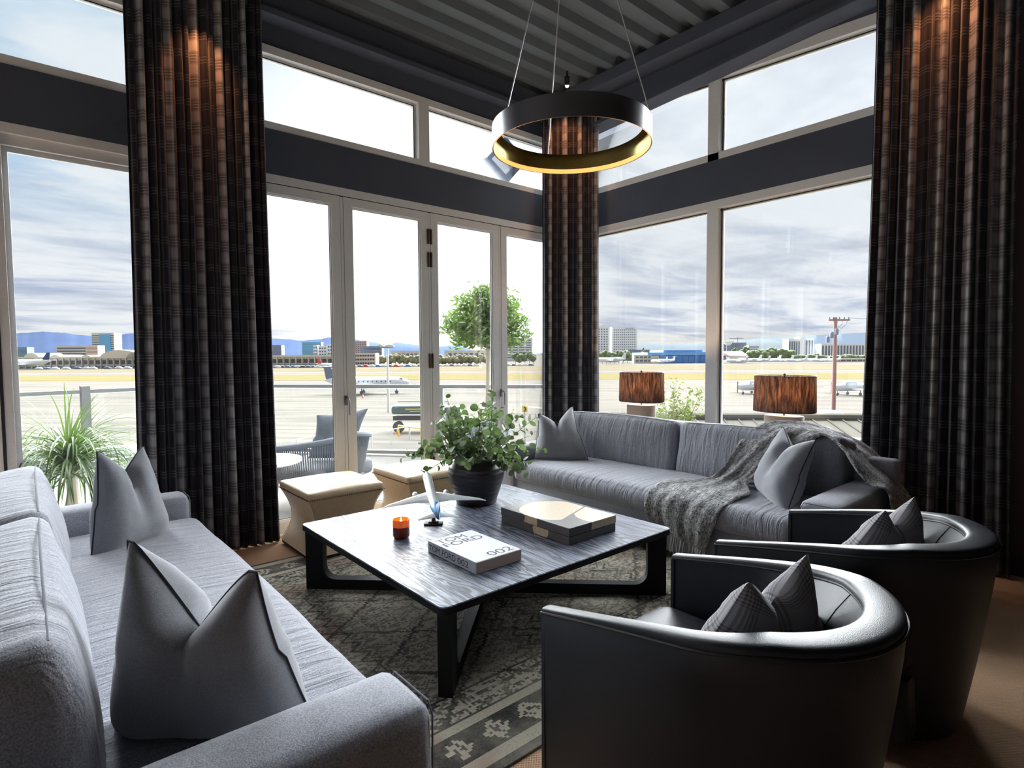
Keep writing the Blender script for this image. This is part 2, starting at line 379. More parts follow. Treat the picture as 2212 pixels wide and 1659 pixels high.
def shade_m():
    M = bpy.data.materials.new('brown linen lampshade'); M.use_nodes = True; T = NT(M.node_tree); T.n.clear()
    o = T.obj(); n = T.noise(T.map(o, scale=(1, 1, 0.12)), 70, 4, 0.7); 
    c = T.mix(T.ss(n, 0.35, 0.68), lin((92, 78, 72)), lin((188, 152, 126)))
    d_ = T.new('ShaderNodeBsdfDiffuse'); T.l.new(T.mix(0.5, c, lin((74, 64, 62))), d_.inputs[0])
    t_ = T.new('ShaderNodeBsdfTranslucent'); T.l.new(c, t_.inputs[0])
    mx = T.new('ShaderNodeMixShader'); mx.inputs[0].default_value = 0.38; T.l.new(d_.outputs[0], mx.inputs[1]); T.l.new(t_.outputs[0], mx.inputs[2])
    oo = T.new('ShaderNodeOutputMaterial'); T.l.new(mx.outputs[0], oo.inputs[0]); return M
M_SHADE = shade_m()
M_LAMPB = mat('stone lamp base', rough=0.6, build=paint(lin((150, 138, 122)), lin((168, 156, 140))))
M_LAMPE = mat('lamp base edge', lin((170, 172, 172)), 0.3, 0.8)
M_BULB = mat('bulb', (1, 1, 1), emit=(1.0, 0.72, 0.42), es=14)
M_DARKMETAL = mat('black bronze', lin((40, 38, 40)), 0.32, 0.85)
M_BAND = mat('brushed dark steel band', lin((120, 120, 124)), 0.30, 0.95)
def ringin(T, b):
    n = T.noise(T.map(T.obj(), scale=(1, 1, 6)), 30, 3, 0.6)
    T.put(b.inputs['Base Color'], T.mix(n, lin((120, 104, 58)), lin((176, 160, 96)))); T.put(b.inputs['Roughness'], T.m('ADD', 0.2, T.m('MULTIPLY', n, 0.25)))
M_BRASS = mat('brushed brass lining', metal=0.9, rough=0.3, build=ringin)
M_LED = mat('warm led strip', (1, 0.6, 0.3), emit=(1.0, 0.40, 0.10), es=1.5)
M_CABLE = mat('steel cable', lin((200, 200, 205)), 0.4, 0.6)
M_AMBER = mat('amber glass', lin((120, 34, 10)), 0.06, trans=0.0, spec=0.7)
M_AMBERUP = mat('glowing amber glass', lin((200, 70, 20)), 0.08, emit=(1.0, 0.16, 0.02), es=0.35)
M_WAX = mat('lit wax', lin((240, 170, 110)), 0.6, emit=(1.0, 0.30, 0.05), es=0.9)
M_FLAME = mat('flame', (1, 1, 1), emit=(1.0, 0.62, 0.25), es=9)
M_WHITEP = mat('glossy white plastic', lin((205, 210, 216)), 0.22, coat=0.4)
M_LBLUE = mat('airliner blue', lin((44, 138, 196)), 0.25, coat=0.4)
M_NAVYP = mat('airliner navy', lin((30, 60, 96)), 0.3)
M_PAPERW = mat('white book cover', lin((200, 200, 204)), 0.75, spec=0.1)
M_PAGES = mat('beige slipcase', lin((176, 158, 146)), 0.8)
M_INK = mat('black print', lin((20, 20, 22)), 0.6)
M_INKG = mat('grey foil print', lin((96, 96, 100)), 0.6, spec=0.1)

# ------------------------------------------------------------------ mesh builder
class B:
    def __init__(s): s.v = []; s.f = []; s.uv = []; s.mi = []
    def add(s, verts, faces, M=None, uvs=None, mi=0):
        o = len(s.v)
        s.v += [tuple(M @ Vector(p)) if M is not None else tuple(p) for p in verts]
        s.f += [tuple(i + o for i in f) for f in faces]
        s.uv += list(uvs) if uvs else [(0, 0)] * len(verts)
        s.mi += [mi] * len(faces)
        return s
    def box(s, a, b, M=None, mi=0):
        x0, y0, z0 = a; x1, y1, z1 = b
        if x0 > x1: x0, x1 = x1, x0
        if y0 > y1: y0, y1 = y1, y0
        if z0 > z1: z0, z1 = z1, z0
        v = [(x0, y0, z0), (x1, y0, z0), (x1, y1, z0), (x0, y1, z0), (x0, y0, z1), (x1, y0, z1), (x1, y1, z1), (x0, y1, z1)]
        f = [(3, 2, 1, 0), (4, 5, 6, 7), (0, 1, 5, 4), (1, 2, 6, 5), (2, 3, 7, 6), (3, 0, 4, 7)]
        return s.add(v, f, M, mi=mi)
    def rbox(s, a, b, r=0.01, seg=2, M=None, mi=0):
        bm = bmesh.new(); bmesh.ops.create_cube(bm, size=1)
        for v in bm.verts:
            v.co = Vector(((a[0] + b[0]) / 2 + v.co.x * (b[0] - a[0]), (a[1] + b[1]) / 2 + v.co.y * (b[1] - a[1]), (a[2] + b[2]) / 2 + v.co.z * (b[2] - a[2])))
        bmesh.ops.bevel(bm, geom=bm.edges[:], offset=r, segments=seg, affect='EDGES', profile=0.5)
        bm.verts.index_update()
        s.add([tuple(v.co) for v in bm.verts], [[v.index for v in f.verts] for f in bm.faces], M, mi=mi); bm.free(); return s
    def lathe(s, prof, n=32, c=(0, 0, 0), sx=1.0, sy=1.0, M=None, cap=True, mi=0, p=2.0):
        v = []; f = []
        for (r, z) in prof:
            for i in range(n):
                t = 2 * PI * i / n; ct, st = math.cos(t), math.sin(t)
                if p != 2.0: k = (abs(ct) ** p + abs(st) ** p) ** (-1 / p); ct *= k; st *= k
                v.append((c[0] + r * sx * ct, c[1] + r * sy * st, c[2] + z))
        for j in range(len(prof) - 1):
            for i in range(n):
                a = j * n + i; b2 = j * n + (i + 1) % n; f.append((a, b2, b2 + n, a + n))
        if cap:
            if prof[0][0] > 1e-5: f.append(tuple(reversed(range(n))))
            if prof[-1][0] > 1e-5: f.append(tuple(range((len(prof) - 1) * n, len(prof) * n)))
        return s.add(v, f, M, mi=mi)
    def tube(s, pts, r, n=8, M=None, cap=True, mi=0, closed=False):
        pts = [Vector(p) for p in pts]; rs = r if isinstance(r, (list, tuple)) else [r] * len(pts)
        v = []; f = []; L = len(pts); up = None
        for j, p in enumerate(pts):
            if closed: t = (pts[(j + 1) % L] - pts[j - 1])
            else: t = (pts[min(j + 1, L - 1)] - pts[max(j - 1, 0)])
            t = t.normalized() if t.length > 1e-9 else Vector((0, 0, 1))
            if up is None:
                up = Vector((0, 0, 1)) if abs(t.z) < 0.9 else Vector((1, 0, 0))
            a = t.cross(up)
            a = a.normalized() if a.length > 1e-6 else Vector((1, 0, 0))
            b2 = a.cross(t).normalized(); up = b2
            for i in range(n):
                k = 2 * PI * i / n; v.append(tuple(p + a * (rs[j] * math.cos(k)) + b2 * (rs[j] * math.sin(k))))
        for j in range(L if closed else L - 1):
            for i in range(n):
                a0 = j * n + i; a1 = j * n + (i + 1) % n; b0 = ((j + 1) % L) * n + i; b1 = ((j + 1) % L) * n + (i + 1) % n
                f.append((a0, a1, b1, b0))
        if cap and not closed: f.append(tuple(reversed(range(n)))); f.append(tuple(range((L - 1) * n, L * n)))
        return s.add(v, f, M, mi=mi)
    def cyl(s, a, b, r, n=16, M=None, mi=0): return s.tube([a, b], r, n, M, mi=mi)
    def grid(s, rows, M=None, uvs=None, closed_u=False, mi=0):
        nr = len(rows); nc = len(rows[0]); v = [p for r in rows for p in r]; f = []
        for j in range(nr - 1):
            for i in range(nc if closed_u else nc - 1):
                a = j * nc + i; b2 = j * nc + (i + 1) % nc; f.append((a, b2, b2 + nc, a + nc))
        return s.add(v, f, M, uvs=[q for r in uvs for q in r] if uvs else None, mi=mi)
    def prism(s, poly, z0, z1, M=None, mi=0):
        n = len(poly); v = [(x, y, z0) for x, y in poly] + [(x, y, z1) for x, y in poly]
        f = [tuple(reversed(range(n))), tuple(range(n, 2 * n))] + [(i, (i + 1) % n, n + (i + 1) % n, n + i) for i in range(n)]
        return s.add(v, f, M, mi=mi)
    def softbox(s, c, h, r, puff=(0, 0, 0), n=(10, 10, 6), wr=0.0, seed=0, M=None, mi=0, wf=6.0):
        # puffy rounded box: half sizes h, corner radius r
        def axis(k):
            return [math.copysign(1 - (1 - abs(t)) ** 1.7, t) if abs(t) > 1e-9 else 0.0 for t in [(-1 + 2 * i / k) for i in range(k + 1)]]
        A = [axis(n[0]), axis(n[1]), axis(n[2])]; idx = {}; v = []; f = []
        def vert(i, j, k):
            key = (i, j, k)
            if key in idx: return idx[key]
            u = (A[0][i], A[1][j], A[2][k]); p = Vector((u[0] * h[0], u[1] * h[1], u[2] * h[2]))
            inner = Vector([max(-(h[q] - r), min(h[q] - r, p[q])) for q in range(3)])
            dd = p - inner
            p2 = inner + (dd.normalized() * r if dd.length > 1e-9 else Vector((0, 0, 0)))
            for q in range(3):
                a2, b2 = u[(q + 1) % 3], u[(q + 2) % 3]
                if abs(u[q]) > 0.999: p2[q] += math.copysign(puff[q] * (1 - a2 * a2) * (1 - b2 * b2), u[q])
            if wr:
                q = Vector(c) + p2
                w0 = noise.noise(Vector((q.x * wf + seed, q.y * wf, q.z * wf))) * wr
                w0 += noise.noise(Vector((q.x * wf * 3 + seed, q.y * wf * 3, q.z * wf * 2))) * wr * 0.35
                nn = dd.normalized() if dd.length > 1e-9 else p.normalized(); p2 += nn * w0
            idx[key] = len(v); v.append(tuple(Vector(c) + p2)); return idx[key]
        NX, NY, NZ = n
        for i in range(NX):
            for j in range(NY):
                f.append((vert(i, j, 0), vert(i, j + 1, 0), vert(i + 1, j + 1, 0), vert(i + 1, j, 0)))
                f.append((vert(i, j, NZ), vert(i + 1, j, NZ), vert(i + 1, j + 1, NZ), vert(i, j + 1, NZ)))
        for i in range(NX):
            for k in range(NZ):
                f.append((vert(i, 0, k), vert(i + 1, 0, k), vert(i + 1, 0, k + 1), vert(i, 0, k + 1)))
                f.append((vert(i, NY, k), vert(i, NY, k + 1), vert(i + 1, NY, k + 1), vert(i + 1, NY, k)))
        for j in range(NY):
            for k in range(NZ):
                f.append((vert(0, j, k), vert(0, j, k + 1), vert(0, j + 1, k + 1), vert(0, j + 1, k)))
                f.append((vert(NX, j, k), vert(NX, j + 1, k), vert(NX, j + 1, k + 1), vert(NX, j, k + 1)))
        return s.add(v, f, M, mi=mi)
    def build(s, name, mats, parent=None, smooth=True, ang=35, loc=None, rot=None, kind=None, label=None):
        me = bpy.data.meshes.new(name); me.from_pydata(s.v, [], s.f)
        if any(u != (0, 0) for u in s.uv):
            ul = me.uv_layers.new(name='UVMap')
            li = [0] * len(me.loops); me.loops.foreach_get('vertex_index', li)
            flat = []
            for q in li: flat += [s.uv[q][0], s.uv[q][1]]
            ul.data.foreach_set('uv', flat)
        if not isinstance(mats, (list, tuple)): mats = [mats]
        for q in mats: me.materials.append(q)
        if len(mats) > 1: me.polygons.foreach_set('material_index', s.mi)
        if smooth:
            me.shade_smooth()
            try: me.set_sharp_from_angle(angle=math.radians(ang))
            except Exception: pass
        me.update()
        o = bpy.data.objects.new(name, me); COL.objects.link(o)
        if parent is not None: o.parent = parent
        if loc: o.location = loc
        if rot: o.rotation_euler = rot
        if kind: o['kind'] = kind
        if label: o['label'] = label
        return o

def tag(o, label, cat, group=None, kind=None):
    o['label'] = label; o['category'] = cat
    if group: o['group'] = group
    if kind: o['kind'] = kind
    return o
def thing(name, label, cat, loc=(0, 0, 0), rz=0.0, group=None):
    o = bpy.data.objects.new(name, None); COL.objects.link(o); o.empty_display_size = 0.1
    o.location = loc; o.rotation_euler = (0, 0, rz); return tag(o, label, cat, group)
def struct(name, b, m, smooth=False, parent=None, **k):
    return b.build(name, m, parent, smooth=smooth, kind='structure', **k)
def empty_struct(name, loc=(0, 0, 0)):
    o = bpy.data.objects.new(name, None); COL.objects.link(o); o.location = loc; o['kind'] = 'structure'; return o
CH = {}
def children(o): return [c for c in bpy.data.objects if c.parent == o]
def dup(root, loc, rz, label, group=None):
    def cp(o, par):
        c = o.copy(); COL.objects.link(c); c.parent = par
        for ch in kids.get(o, []): cp(ch, c)
        return c
    kids = {}
    for q in bpy.data.objects:
        if q.parent: kids.setdefault(q.parent, []).append(q)
    c = cp(root, None); c.location = loc; c.rotation_euler = (0, 0, rz); c['label'] = label
    if group: c['group'] = group
    return c
def basis(o, x, y, z):
    m = Matrix.Identity(4)
    for i in range(3): m[i][0] = x[i]; m[i][1] = y[i]; m[i][2] = z[i]; m[i][3] = o[i]
    return m

# ================================================================== ROOM SHELL
YW, XR = 4.48, 4.697
struct('floor', B().box((-6, -4, -0.06), (4.9, 4.62, 0)), M_FLOOR)

# corrugated steel roof deck, ribs along X
def deck():
    b = B(); z0, dp, per = 4.135, 0.065, 0.235; prof = []
    y = -4.2
    while y < 4.5:
        prof += [(y, z0), (y + 0.085, z0), (y + 0.115, z0 + dp), (y + 0.205, z0 + dp)]
        y += per
    n = len(prof); v = [(-6.2, p[0], p[1]) for p in prof] + [(4.8, p[0], p[1]) for p in prof]
    f = [(i, i + 1, n + i + 1, n + i) for i in range(n - 1)]
    b.add(v, f)
    b.box((-6.2, -4.2, z0 + dp + 0.002), (5.0, 4.7, z0 + dp + 0.08))
    return b
struct('ceiling', deck(), M_DECK)
# steel over the door wall
struct('trim_1', B().box((-6, 4.50, 3.725), (4.72, 4.64, 4.2)).box((-6, 4.36, 3.894), (4.6, 4.50, 3.937)).box((-6, 4.42, 3.937), (4.6, 4.50, 4.13)), M_NAVY)
b = B(); M4 = Matrix.Identity(4)
def ybar(b, x0, x1, ya, za0, za1, yb, zb0, zb1, mi=0):
    v = [(x0, ya, za0), (x1, ya, za0), (x1, yb, zb0), (x0, yb, zb0), (x0, ya, za1), (x1, ya, za1), (x1, yb, zb1), (x0, yb, zb1)]
    f = [(0, 1, 2, 3), (7, 6, 5, 4), (4, 5, 1, 0), (5, 6, 2, 1), (6, 7, 3, 2), (7, 4, 0, 3)]
    b.add(v, f, mi=mi); return b
ybar(b, 4.50, 4.70, -1.2, 4.00, 4.035, 4.40, 3.715, 3.75)
ybar(b, 4.56, 4.70, -1.2, 4.03, 4.14, 4.40, 3.75, 4.14)
b.box((4.34, -4, 4.02), (4.70, 4.42, 4.13))
struct('trim_2', b, M_NAVY)
# beam bands between door heads and clerestory
struct('wall_front', B().box((-6, 4.475, 2.775), (4.72, 4.62, 3.11)).box((4.60, 4.40, 0), (4.85, 4.62, 4.13)), M_NAVY)
b = B()
b.box((XR, 0.70, 2.76), (XR + 0.15, 4.6, 3.112))
ybar(b, XR, XR + 0.15, 0.5, 3.767, 4.14, 4.6, 4.01, 4.14)
b.box((XR, 0.70, 0), (XR + 0.15, 4.6, 0.67))
struct('wall_right', b, M_NAVY)
struct('wall_side', B().box((XR - 0.02, -4, 0), (XR + 0.16, 0.72, 4.14)), M_WALLB)
struct('baseboard_right', B().box((XR - 0.05, -4, 0), (XR - 0.02, 0.72, 0.10)), M_BASEB)
struct('wall_back', B().box((-6, -4.1, 0), (4.9, -4, 4.2)), M_WALLB)
b = B().box((-6.1, -4, 0), (-6, 4.6, 0.3)).box((-6.1, -4, 3.6), (-6, 4.6, 4.2)).box((-6.1, -4, 0.3), (-6, 0.2, 3.6))  # unseen side wall; its open bays are added to let in fill light
for yy in (-4, -1.9, 0.2, 2.3, 4.45): b.box((-6.1, yy, 0.3), (-6, yy + 0.12, 3.6))
struct('wall_left', b, M_NAVY)

# ---- clerestory windows in the door wall
def frame_rect(b, x0, x1, z0, z1, t, ya, yb):
    b.box((x0, ya, z0), (x0 + t, yb, z1)); b.box((x1 - t, ya, z0), (x1, yb, z1))
    b.box((x0 + t, ya, z0), (x1 - t, yb, z0 + t)); b.box((x0 + t, ya, z1 - t), (x1 - t, yb, z1)); return b
def win_front(name, x0, x1, z0, z1, outer=0.05):
    b = B(); frame_rect(b, x0, x1, z0, z1, outer, YW, YW + 0.12)
    frame_rect(b, x0 + outer, x1 - outer, z0 + outer - 0.045, z1 - outer, 0.022, YW + 0.045, YW + 0.075)
    o = struct(name, b, M_FRAME)
    g = B(); frame_rect(g, x0 + outer + 0.018, x1 - outer - 0.018, z0 + outer, z1 - outer - 0.018, 0.006, YW + 0.042, YW + 0.046); g.build('gasket', M_GASKET, o, smooth=False)
    B().box((x0 + outer + 0.01, YW + 0.056, z0 + 0.02), (x1 - outer - 0.01, YW + 0.062, z1 - outer - 0.01)).build('pane', M_GLASS, o, smooth=False)
    return o
ZB, ZT = 3.112, 3.725
for i, (a, c) in enumerate([(-2.9, -1.0), (-1.0, 0.92), (0.92, 2.806), (2.806, 4.66)]):
    b = B(); t = 0.055
    b.box((a, YW, ZB), (c, YW + 0.12, 3.165)); b.box((a, YW, 3.665), (c, YW + 0.12, ZT))
    b.box((a, YW, 3.165), (a + t, YW + 0.12, 3.665)); b.box((c - t, YW, 3.165), (c, YW + 0.12, 3.665))
    frame_rect(b, a + t, c - t, 3.15, 3.665, 0.024, YW + 0.05, YW + 0.085)
    o = struct('window_%d' % (i + 1), b, M_FRAME)
    g = B(); frame_rect(g, a + t + 0.02, c - t - 0.02, 3.155, 3.648, 0.006, YW + 0.046, YW + 0.052); g.build('gasket', M_GASKET, o, smooth=False)
    B().box((a + t + 0.01, YW + 0.062, 3.16), (c - t - 0.01, YW + 0.068, 3.655)).build('pane', M_GLASS, o, smooth=False)

# ---- door head, sill, jambs
struct('trim_3', B().box((-3, YW - 0.005, 2.716), (4.66, YW + 0.14, 2.775)), M_FRAME)
struct('trim_4', B().box((-3, YW - 0.02, -0.01), (4.66, YW + 0.16, 0.012)), M_FRAME)
b = B(); b.box((-0.135, YW, 0.012), (-0.07, YW + 0.14, 2.716)); b.box((0.86, YW, 0.012), (0.94, YW + 0.14, 2.716)); b.box((-1.55, YW, 0.012), (-1.47, YW + 0.14, 2.716))
b.box((-3, YW + 0.02, 2.652), (0.86, YW + 0.045, 2.716)).box((-3, YW + 0.075, 2.652), (0.86, YW + 0.10, 2.716))
struct('trim_5', b, M_FRAME)
struct('trim_6', B().box((-0.128, YW - 0.004, 0.012), (-0.112, YW, 2.716)), M_GASKET)
# sliding glass left of the plaid curtain
for i, (a, c, yy) in enumerate([(-1.47, -0.135, 0.03), (-0.07, 0.86, 0.085)]):
    b = B(); frame_rect(b, a, c, 0.012, 2.655, 0.028, YW + yy - 0.012, YW + yy + 0.012)
    o = struct('window_%d' % (i + 5), b, M_FRAME)
    B().box((a + 0.02, YW + yy - 0.003, 0.03), (c - 0.02, YW + yy + 0.003, 2.64)).build('pane', M_GLASS, o, smooth=False)

def door(k, a, c, handle=None, hinge=None):
    b = B(); st = 0.072; ya, yb = YW + 0.01, YW + 0.07
    z0, z1 = 0.018, 2.708
    b.box((a, ya, z0), (a + st, yb, z1)); b.box((c - st, ya, z0), (c, yb, z1))
    b.box((a + st, ya, z0), (c - st, yb, z0 + 0.09)); b.box((a + st, ya, z1 - 0.068), (c - st, yb, z1))
    frame_rect(b, a + st, c - st, z0 + 0.09, z1 - 0.068, 0.012, ya + 0.012, ya + 0.03)
    o = struct('door_%d' % k, b, M_FRAME)
    g = B(); frame_rect(g, a + st + 0.010, c - st - 0.010, z0 + 0.10, z1 - 0.078, 0.005, ya + 0.026, ya + 0.032); g.build('gasket', M_GASKET, o, smooth=False)
    B().box((a + st + 0.004, ya + 0.030, z0 + 0.094), (c - st - 0.004, ya + 0.036, z1 - 0.072)).build('pane', M_GLASS, o, smooth=False)
    if handle is not None:
        hx, hz = handle; h = B(); h.rbox((hx - 0.014, ya - 0.012, hz - 0.03), (hx + 0.014, ya, hz + 0.05), 0.004)
        h.tube([(hx, ya - 0.01, hz + 0.03), (hx + 0.004, ya - 0.045, hz + 0.028), (hx + 0.008, ya - 0.05, hz), (hx + 0.008, ya - 0.045, hz - 0.11)], 0.007, 8)
        h.build('door_handle', M_STEEL, o)
    if hinge:
        for (hx, hz) in hinge:
            B().rbox((hx - 0.012, ya - 0.012, hz - 0.07), (hx + 0.012, ya + 0.004, hz + 0.07), 0.008).build('hinge', M_HINGE, o)
    return o
H3 = (2.49, 2.28, 1.35, 0.45)
door(1, 1.175, 1.997, None)
door(2, 2.027, 2.838, (2.014, 1.02), [(2.838, h) for h in H3])
door(3, 2.868, 3.675, None, [(2.868, h) for h in H3])
door(4, 3.707, 4.50, (3.693, 1.0))
b = B()
for x in (2.012, 2.853, 3.691): b.box((x - 0.0115, YW + 0.012, 0.02), (x + 0.0115, YW + 0.065, 2.705))
struct('trim_7', b, M_FRAME)
b = B()
for x in (1.9985, 2.0255, 2.8395, 2.8665, 3.6765, 3.7055): b.box((x - 0.002, YW + 0.016, 0.02), (x + 0.002, YW + 0.06, 2.71))
b.box((1.175, YW + 0.014, 2.7085), (4.5, YW + 0.06, 2.7155))
struct('trim_8', b, M_GASKET)
struct('trim_9', B().box((0.94, YW, 0.012), (1.17, YW + 0.1, 2.716)), M_FRAME)

# ---- right wall windows
def zt(y): return 3.741 + 0.059 * y      # underside of the sloping head
def win_right(k, ya, yb, z0, slope, z1=None):
    b = B(); t = 0.052; X0, X1 = XR, XR + 0.12
    top = (lambda y: zt(y)) if slope else (lambda y: z1)
    th = 0.07 if not slope else 0.085
    b.box((X0, ya, z0), (X1, yb, z0 + (0.062 if slope else 0.08)))
    ybar(b, X0, X1, ya, top(ya) - th, top(ya), yb, top(yb) - th, top(yb))
    ybar(b, X0, X1, ya, z0, top(ya) - th, ya + t, z0, top(ya + t) - th); ybar(b, X0, X1, yb - t, z0, top(yb - t) - th, yb, z0, top(yb) - th)
    lip = 0.026
    ybar(b, X0 + 0.05, X0 + 0.08, ya + t, top(ya) - th - lip, top(ya) - th, yb - t, top(yb) - th - lip, top(yb) - th)
    ybar(b, X0 + 0.05, X0 + 0.08, ya + t, z0, top(ya) - th, ya + t + lip, z0, top(ya) - th)
    ybar(b, X0 + 0.05, X0 + 0.08, yb - t - lip, z0, top(yb) - th - 0.004, yb - t, z0, top(yb) - th - 0.004)
    o = struct('window_%d' % k, b, M_FRAME)
    g = B(); ybar(g, X0 + 0.044, X0 + 0.05, ya + t, top(ya) - th - 0.018, top(ya) - th - 0.010, yb - t, top(yb) - th - 0.018, top(yb) - th - 0.010)
    ybar(g, X0 + 0.044, X0 + 0.05, yb - t - 0.018, z0 + 0.06, top(yb) - th, yb - t - 0.010, z0 + 0.06, top(yb) - th)
    g.build('gasket', M_GASKET, o, smooth=False)
    p = B(); ybar(p, X0 + 0.060, X0 + 0.066, ya + t, z0 + 0.04, top(ya) - th - 0.005, yb - t, z0 + 0.04, top(yb) - th - 0.005); p.build('pane', M_GLASS, o, smooth=False)
win_right(7, 0.72, 2.724, 3.112, True); win_right(8, 2.724, 4.58, 3.112, True)
win_right(9, 0.72, 2.724, 0.67, False, 2.76); win_right(10, 2.724, 4.58, 0.67, False, 2.76)
struct('trim_10', B().box((XR - 0.03, 0.75, 0.66), (XR, 4.45, 0.685)), M_FRAME)

# ================================================================== CURTAINS
def curtain(name, label, path, top, bot, pleat, amp, seed, ful=2.0, flare=0.04, parent=None):
    # path: list of xy points; pleats swing across the path normal
    pts = [Vector((p[0], p[1])) for p in path]; seg = [(pts[i + 1] - pts[i]).length for i in range(len(pts) - 1)]; L = sum(seg)
    def at(s):
        s = max(0, min(L, s)); k = 0
        while k < len(seg) - 1 and s > seg[k]: s -= seg[k]; k += 1
        t = s / seg[k]; p = pts[k].lerp(pts[k + 1], t); d_ = (pts[k + 1] - pts[k]).normalized()
        return p, Vector((-d_.y, d_.x))
    ns = int(L / pleat * 16); nz = 44; R = random.Random(seed); ph = [R.uniform(-0.9, 0.9) for _ in range(60)]; am = [R.uniform(0.55, 1.25) for _ in range(60)]
    rows = []; uvs = []
    for j in range(nz + 1):
        t = j / nz; z = top + (bot - top) * t; row = []; uv = []; uacc = 0; prev = None
        for i in range(ns + 1):
            s = L * i / ns; q = s / pleat; kk = int(q) % 58; fr = q - int(q); sm = fr * fr * (3 - 2 * fr)
            a = am[kk] * (1 - sm) + am[kk + 1] * sm; pp = ph[kk] * (1 - sm) + ph[kk + 1] * sm
            ang = 2 * PI * (q + 0.16 * pp + 0.10 * math.sin(2.2 * t + kk * 0.7) * t)
            off = math.sin(ang) * amp * a * (0.75 + 0.35 * t) + 0.25 * amp * math.sin(2 * ang + 1.0 + pp)
            p, n_ = at(s); tang = Vector((n_.y, -n_.x))
            sl = math.cos(ang) * amp * 0.25
            ex = flare * (s / L - 0.5) * 2 * (t ** 2)
            P = p + n_ * off + tang * (sl + ex)
            cur = Vector((P.x, P.y))
            uacc = q * pleat * ful
            row.append((P.x, P.y, z)); uv.append((uacc + 0.001, z + 0.001)); prev = cur
        rows.append(row); uvs.append(uv)
    b = B(); b.grid(rows, uvs=uvs)
    return b
def add_solid(o, t=0.004):
    md = o.modifiers.new('thick', 'SOLIDIFY'); md.thickness = t; md.offset = 0
def curtain_thing(name, label, path, top, seed, cat='curtain', **k):
    t = thing(name, label, cat, (path[0][0], path[0][1], 0))
    b = curtain(name, label, path, top, 0.012, 0.052, 0.028, seed, **k)
    ofs = Vector((path[0][0], path[0][1], 0)); b.v = [tuple(Vector(p) - ofs) for p in b.v]
    o = b.build('panel', M_CURT, t, ang=80); add_solid(o)
    r = B(); r.tube([(p[0] - ofs.x, p[1] - ofs.y, top + 0.02) for p in path], 0.014, 10); r.build('track', M_DARKMETAL, t)
    return t
curtain_thing('plaid_curtain', 'tall smoky plaid curtain standing between the open glass and the folding doors', [(0.535, 4.36), (1.385, 4.36)], 4.02, 3, flare=0.03)
curtain_thing('plaid_curtain', 'narrow plaid curtain wrapped into the room corner behind the ring pendant', [(4.13, 4.33), (4.28, 4.20), (4.42, 4.08), (4.55, 3.93)], 4.0, 11, flare=0.01)
curtain_thing('plaid_curtain', 'dark plaid curtain at the right end of the window beside the brown wall', [(4.56, 1.43), (4.56, 0.66)], 4.0, 5, flare=0.05)

# warm spots that graze the curtains
def spot(loc, tgt, label, power, size=70):
    t = thing('ceiling_spotlight', label, 'spotlight', loc)
    d_ = Vector(tgt) - Vector(loc); q = d_.to_track_quat('Z', 'Y').to_matrix().to_4x4()
    B().lathe([(0.022, -0.01), (0.026, -0.075), (0.018, -0.085)], 20, M=q).build('housing', M_DARKMETAL, t)
    B().lathe([(0.002, 0.017), (0.012, 0.013), (0.018, 0.0), (0.018, -0.01)], 16, M=q).build('lens', M_BULB, t)
    B().tube([(0, 0, 0), (0, 0, 4.13 - loc[2])], 0.008, 8).build('stem', M_DARKMETAL, t)
    
    ld = bpy.data.lights.new('spot_light', 'SPOT'); lo = bpy.data.objects.new('spot_light', ld); COL.objects.link(lo)
    ld.energy = power; ld.color = (1.0, 0.36, 0.14); ld.spot_size = math.radians(size); ld.spot_blend = 0.8; ld.shadow_soft_size = 0.02
    lo.parent = t; lo.rotation_euler = d_.to_track_quat('-Z', 'Y').to_euler(); lo.location = d_.normalized() * 0.03
spot((0.945, 4.15, 3.74), (0.96, 4.36, 3.22), 'small lit spotlight at the top of the curtain left of the folding doors', 20, 72)
spot((4.06, 3.90, 3.99), (4.33, 4.16, 3.45), 'small lit spotlight seen just above the pendant ring', 22, 72)
spot((4.30, 1.02, 3.86), (4.56, 1.02, 3.35), 'spotlight over the curtain at the right end of the window', 24, 72)

# ================================================================== RUG
rug = B().rbox((-1.8, -1.26, 0.001), (1.8, 1.26, 0.012), 0.004).build('persian_rug', M_RUG, None, loc=(2.02, 2.68, 0))
tag(rug, 'distressed grey and beige persian rug under the coffee table', 'rug')

